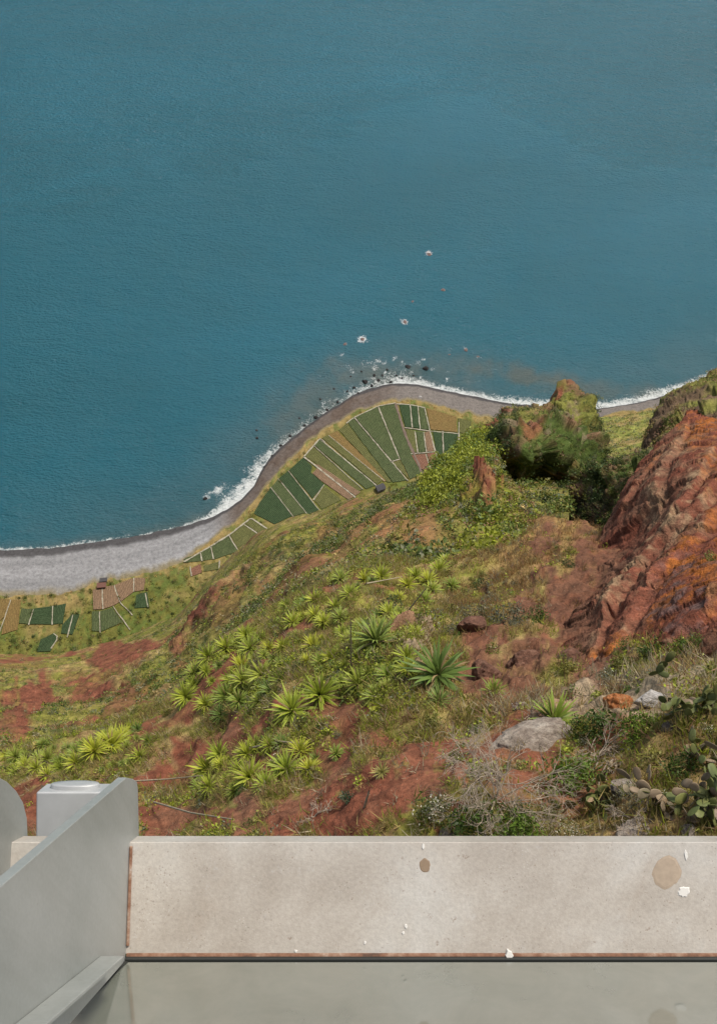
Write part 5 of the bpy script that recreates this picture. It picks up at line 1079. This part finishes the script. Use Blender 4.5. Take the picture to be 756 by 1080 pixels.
# stains and bird droppings on the ledge
m, nt, b = new_mat('dropping_white'); b.inputs['Base Color'].default_value = (.56, .545, .51, 1); b.inputs['Roughness'].default_value = .8; M_DROP = m
def stain_mat(name, c):
    m, nt, b = new_mat(name); co = objco(nt); n1 = noise_node(nt, 60, 5, .7, co); nt.links.new(ramp(nt, n1, [(.3, tuple(x * .75 for x in c)), (.7, c)]), b.inputs['Base Color']); b.inputs['Roughness'].default_value = .7; return m
M_STAIN = stain_mat('tan_stain', (.36, .285, .21)); M_STAIN2 = stain_mat('brown_stain', (.24, .17, .11))
def splat(name, u, v, wpx, asp, rot, mat, seed, off=.0012, lab=None):
    r0 = rays(np.array(float(u)), np.array(float(v))); t = np.dot(O - CAM, np.r_[pn]) / np.dot(r0, np.r_[pn]); q = CAM + r0 * t - O; s = wpx * t / F_PX / 2
    a = np.linspace(0, 2 * np.pi, 29)[:-1]; rr = 1 + (.25 if name == 'stain' else .6) * fbm(np.stack([np.cos(a) * 1.7, np.sin(a) * 1.7, np.full(28, seed * 3.7)], -1), 1, 4, seed)
    x = np.cos(a) * rr * s; y = np.sin(a) * rr * s * asp; c_, s_ = math.cos(rot), math.sin(rot); X, Y = x * c_ - y * s_, x * s_ + y * c_
    ring = q[None] + X[:, None] * np.array([1, 0, 0]) + Y[:, None] * pv * 1.15
    V = np.concatenate([ring - pn * .0005, ring * .75 + q * .25 + pn * off, [q + pn * off]]); Fc = [(i, (i + 1) % 28, 28 + (i + 1) % 28, 28 + i) for i in range(28)]
    me = bpy.data.meshes.new(name); me.from_pydata([tuple(p_) for p_ in V], [], Fc + [(28 + i, 28 + (i + 1) % 28, 56) for i in range(28)]); me.materials.append(mat); me.update(); o = link(name, me, led)
    if lab: o['label'] = lab
splat('stain', 703, 920, 36, .85, .3, M_STAIN, 3, .0006, 'large round tan stain'); splat('stain', 448, 913, 13, 1.1, .5, M_STAIN2, 5, .0006, 'small dark brown stain')
for i, (u, v, w, a_, r_) in enumerate([(720, 941, 15, .75, .2), (723, 902, 4, 2.4, .1), (446, 893, 3.5, 1.6, 0), (428, 977, 3, 1.5, .4), (425, 984, 3, .9, 0), (385, 994, 3, 1, 0), (536, 1006, 9, 1.0, .2), (312, 1003, 3, 1, 0)]):
    splat('bird_dropping', u, v, w, a_, r_, M_DROP, 20 + i, .0016 if i != 6 else .006)
# box with a round cap beyond the ledge, between the two fins
t1 = 2.05; bp = unp(np.array(76.), np.array(834.), np.array(t1)); bx = empty('lamp_housing', bp, 'grey metal box with a round cap beyond the ledge, between the two steel fins', 'lamp housing')
bw = 72 * t1 / F_PX; M_BOX = simple_mat('box_metal', (.40, .41, .41), .5, .3, .12, 12)
def bev(o, w):
    mo = o.modifiers.new('bevel', 'BEVEL'); mo.width = w; mo.segments = 3; return o
bx.rotation_euler = (math.radians(-56), 0, 0)
bev(link('case', box_me('case', (-bw / 2, -.01, -.14), (bw / 2, .06, .0), M_BOX), bx), .004)
a = np.linspace(0, 2 * np.pi, 41)[:-1]; R_ = bw * .36
rows = [np.c_[np.cos(a) * r_, np.sin(a) * r_ * .5 + .025, np.full(40, z)] for r_, z in ((R_, -.002), (R_, .007), (R_ * .97, .009), (R_ * .5, .009), (.001, .009))]
f_ = [(k * 40 + i, k * 40 + (i + 1) % 40, (k + 1) * 40 + (i + 1) % 40, (k + 1) * 40 + i) for k in range(4) for i in range(40)]
link('cap', mesh_np('cap', np.concatenate(rows), np.array(f_), M_BOX), bx)
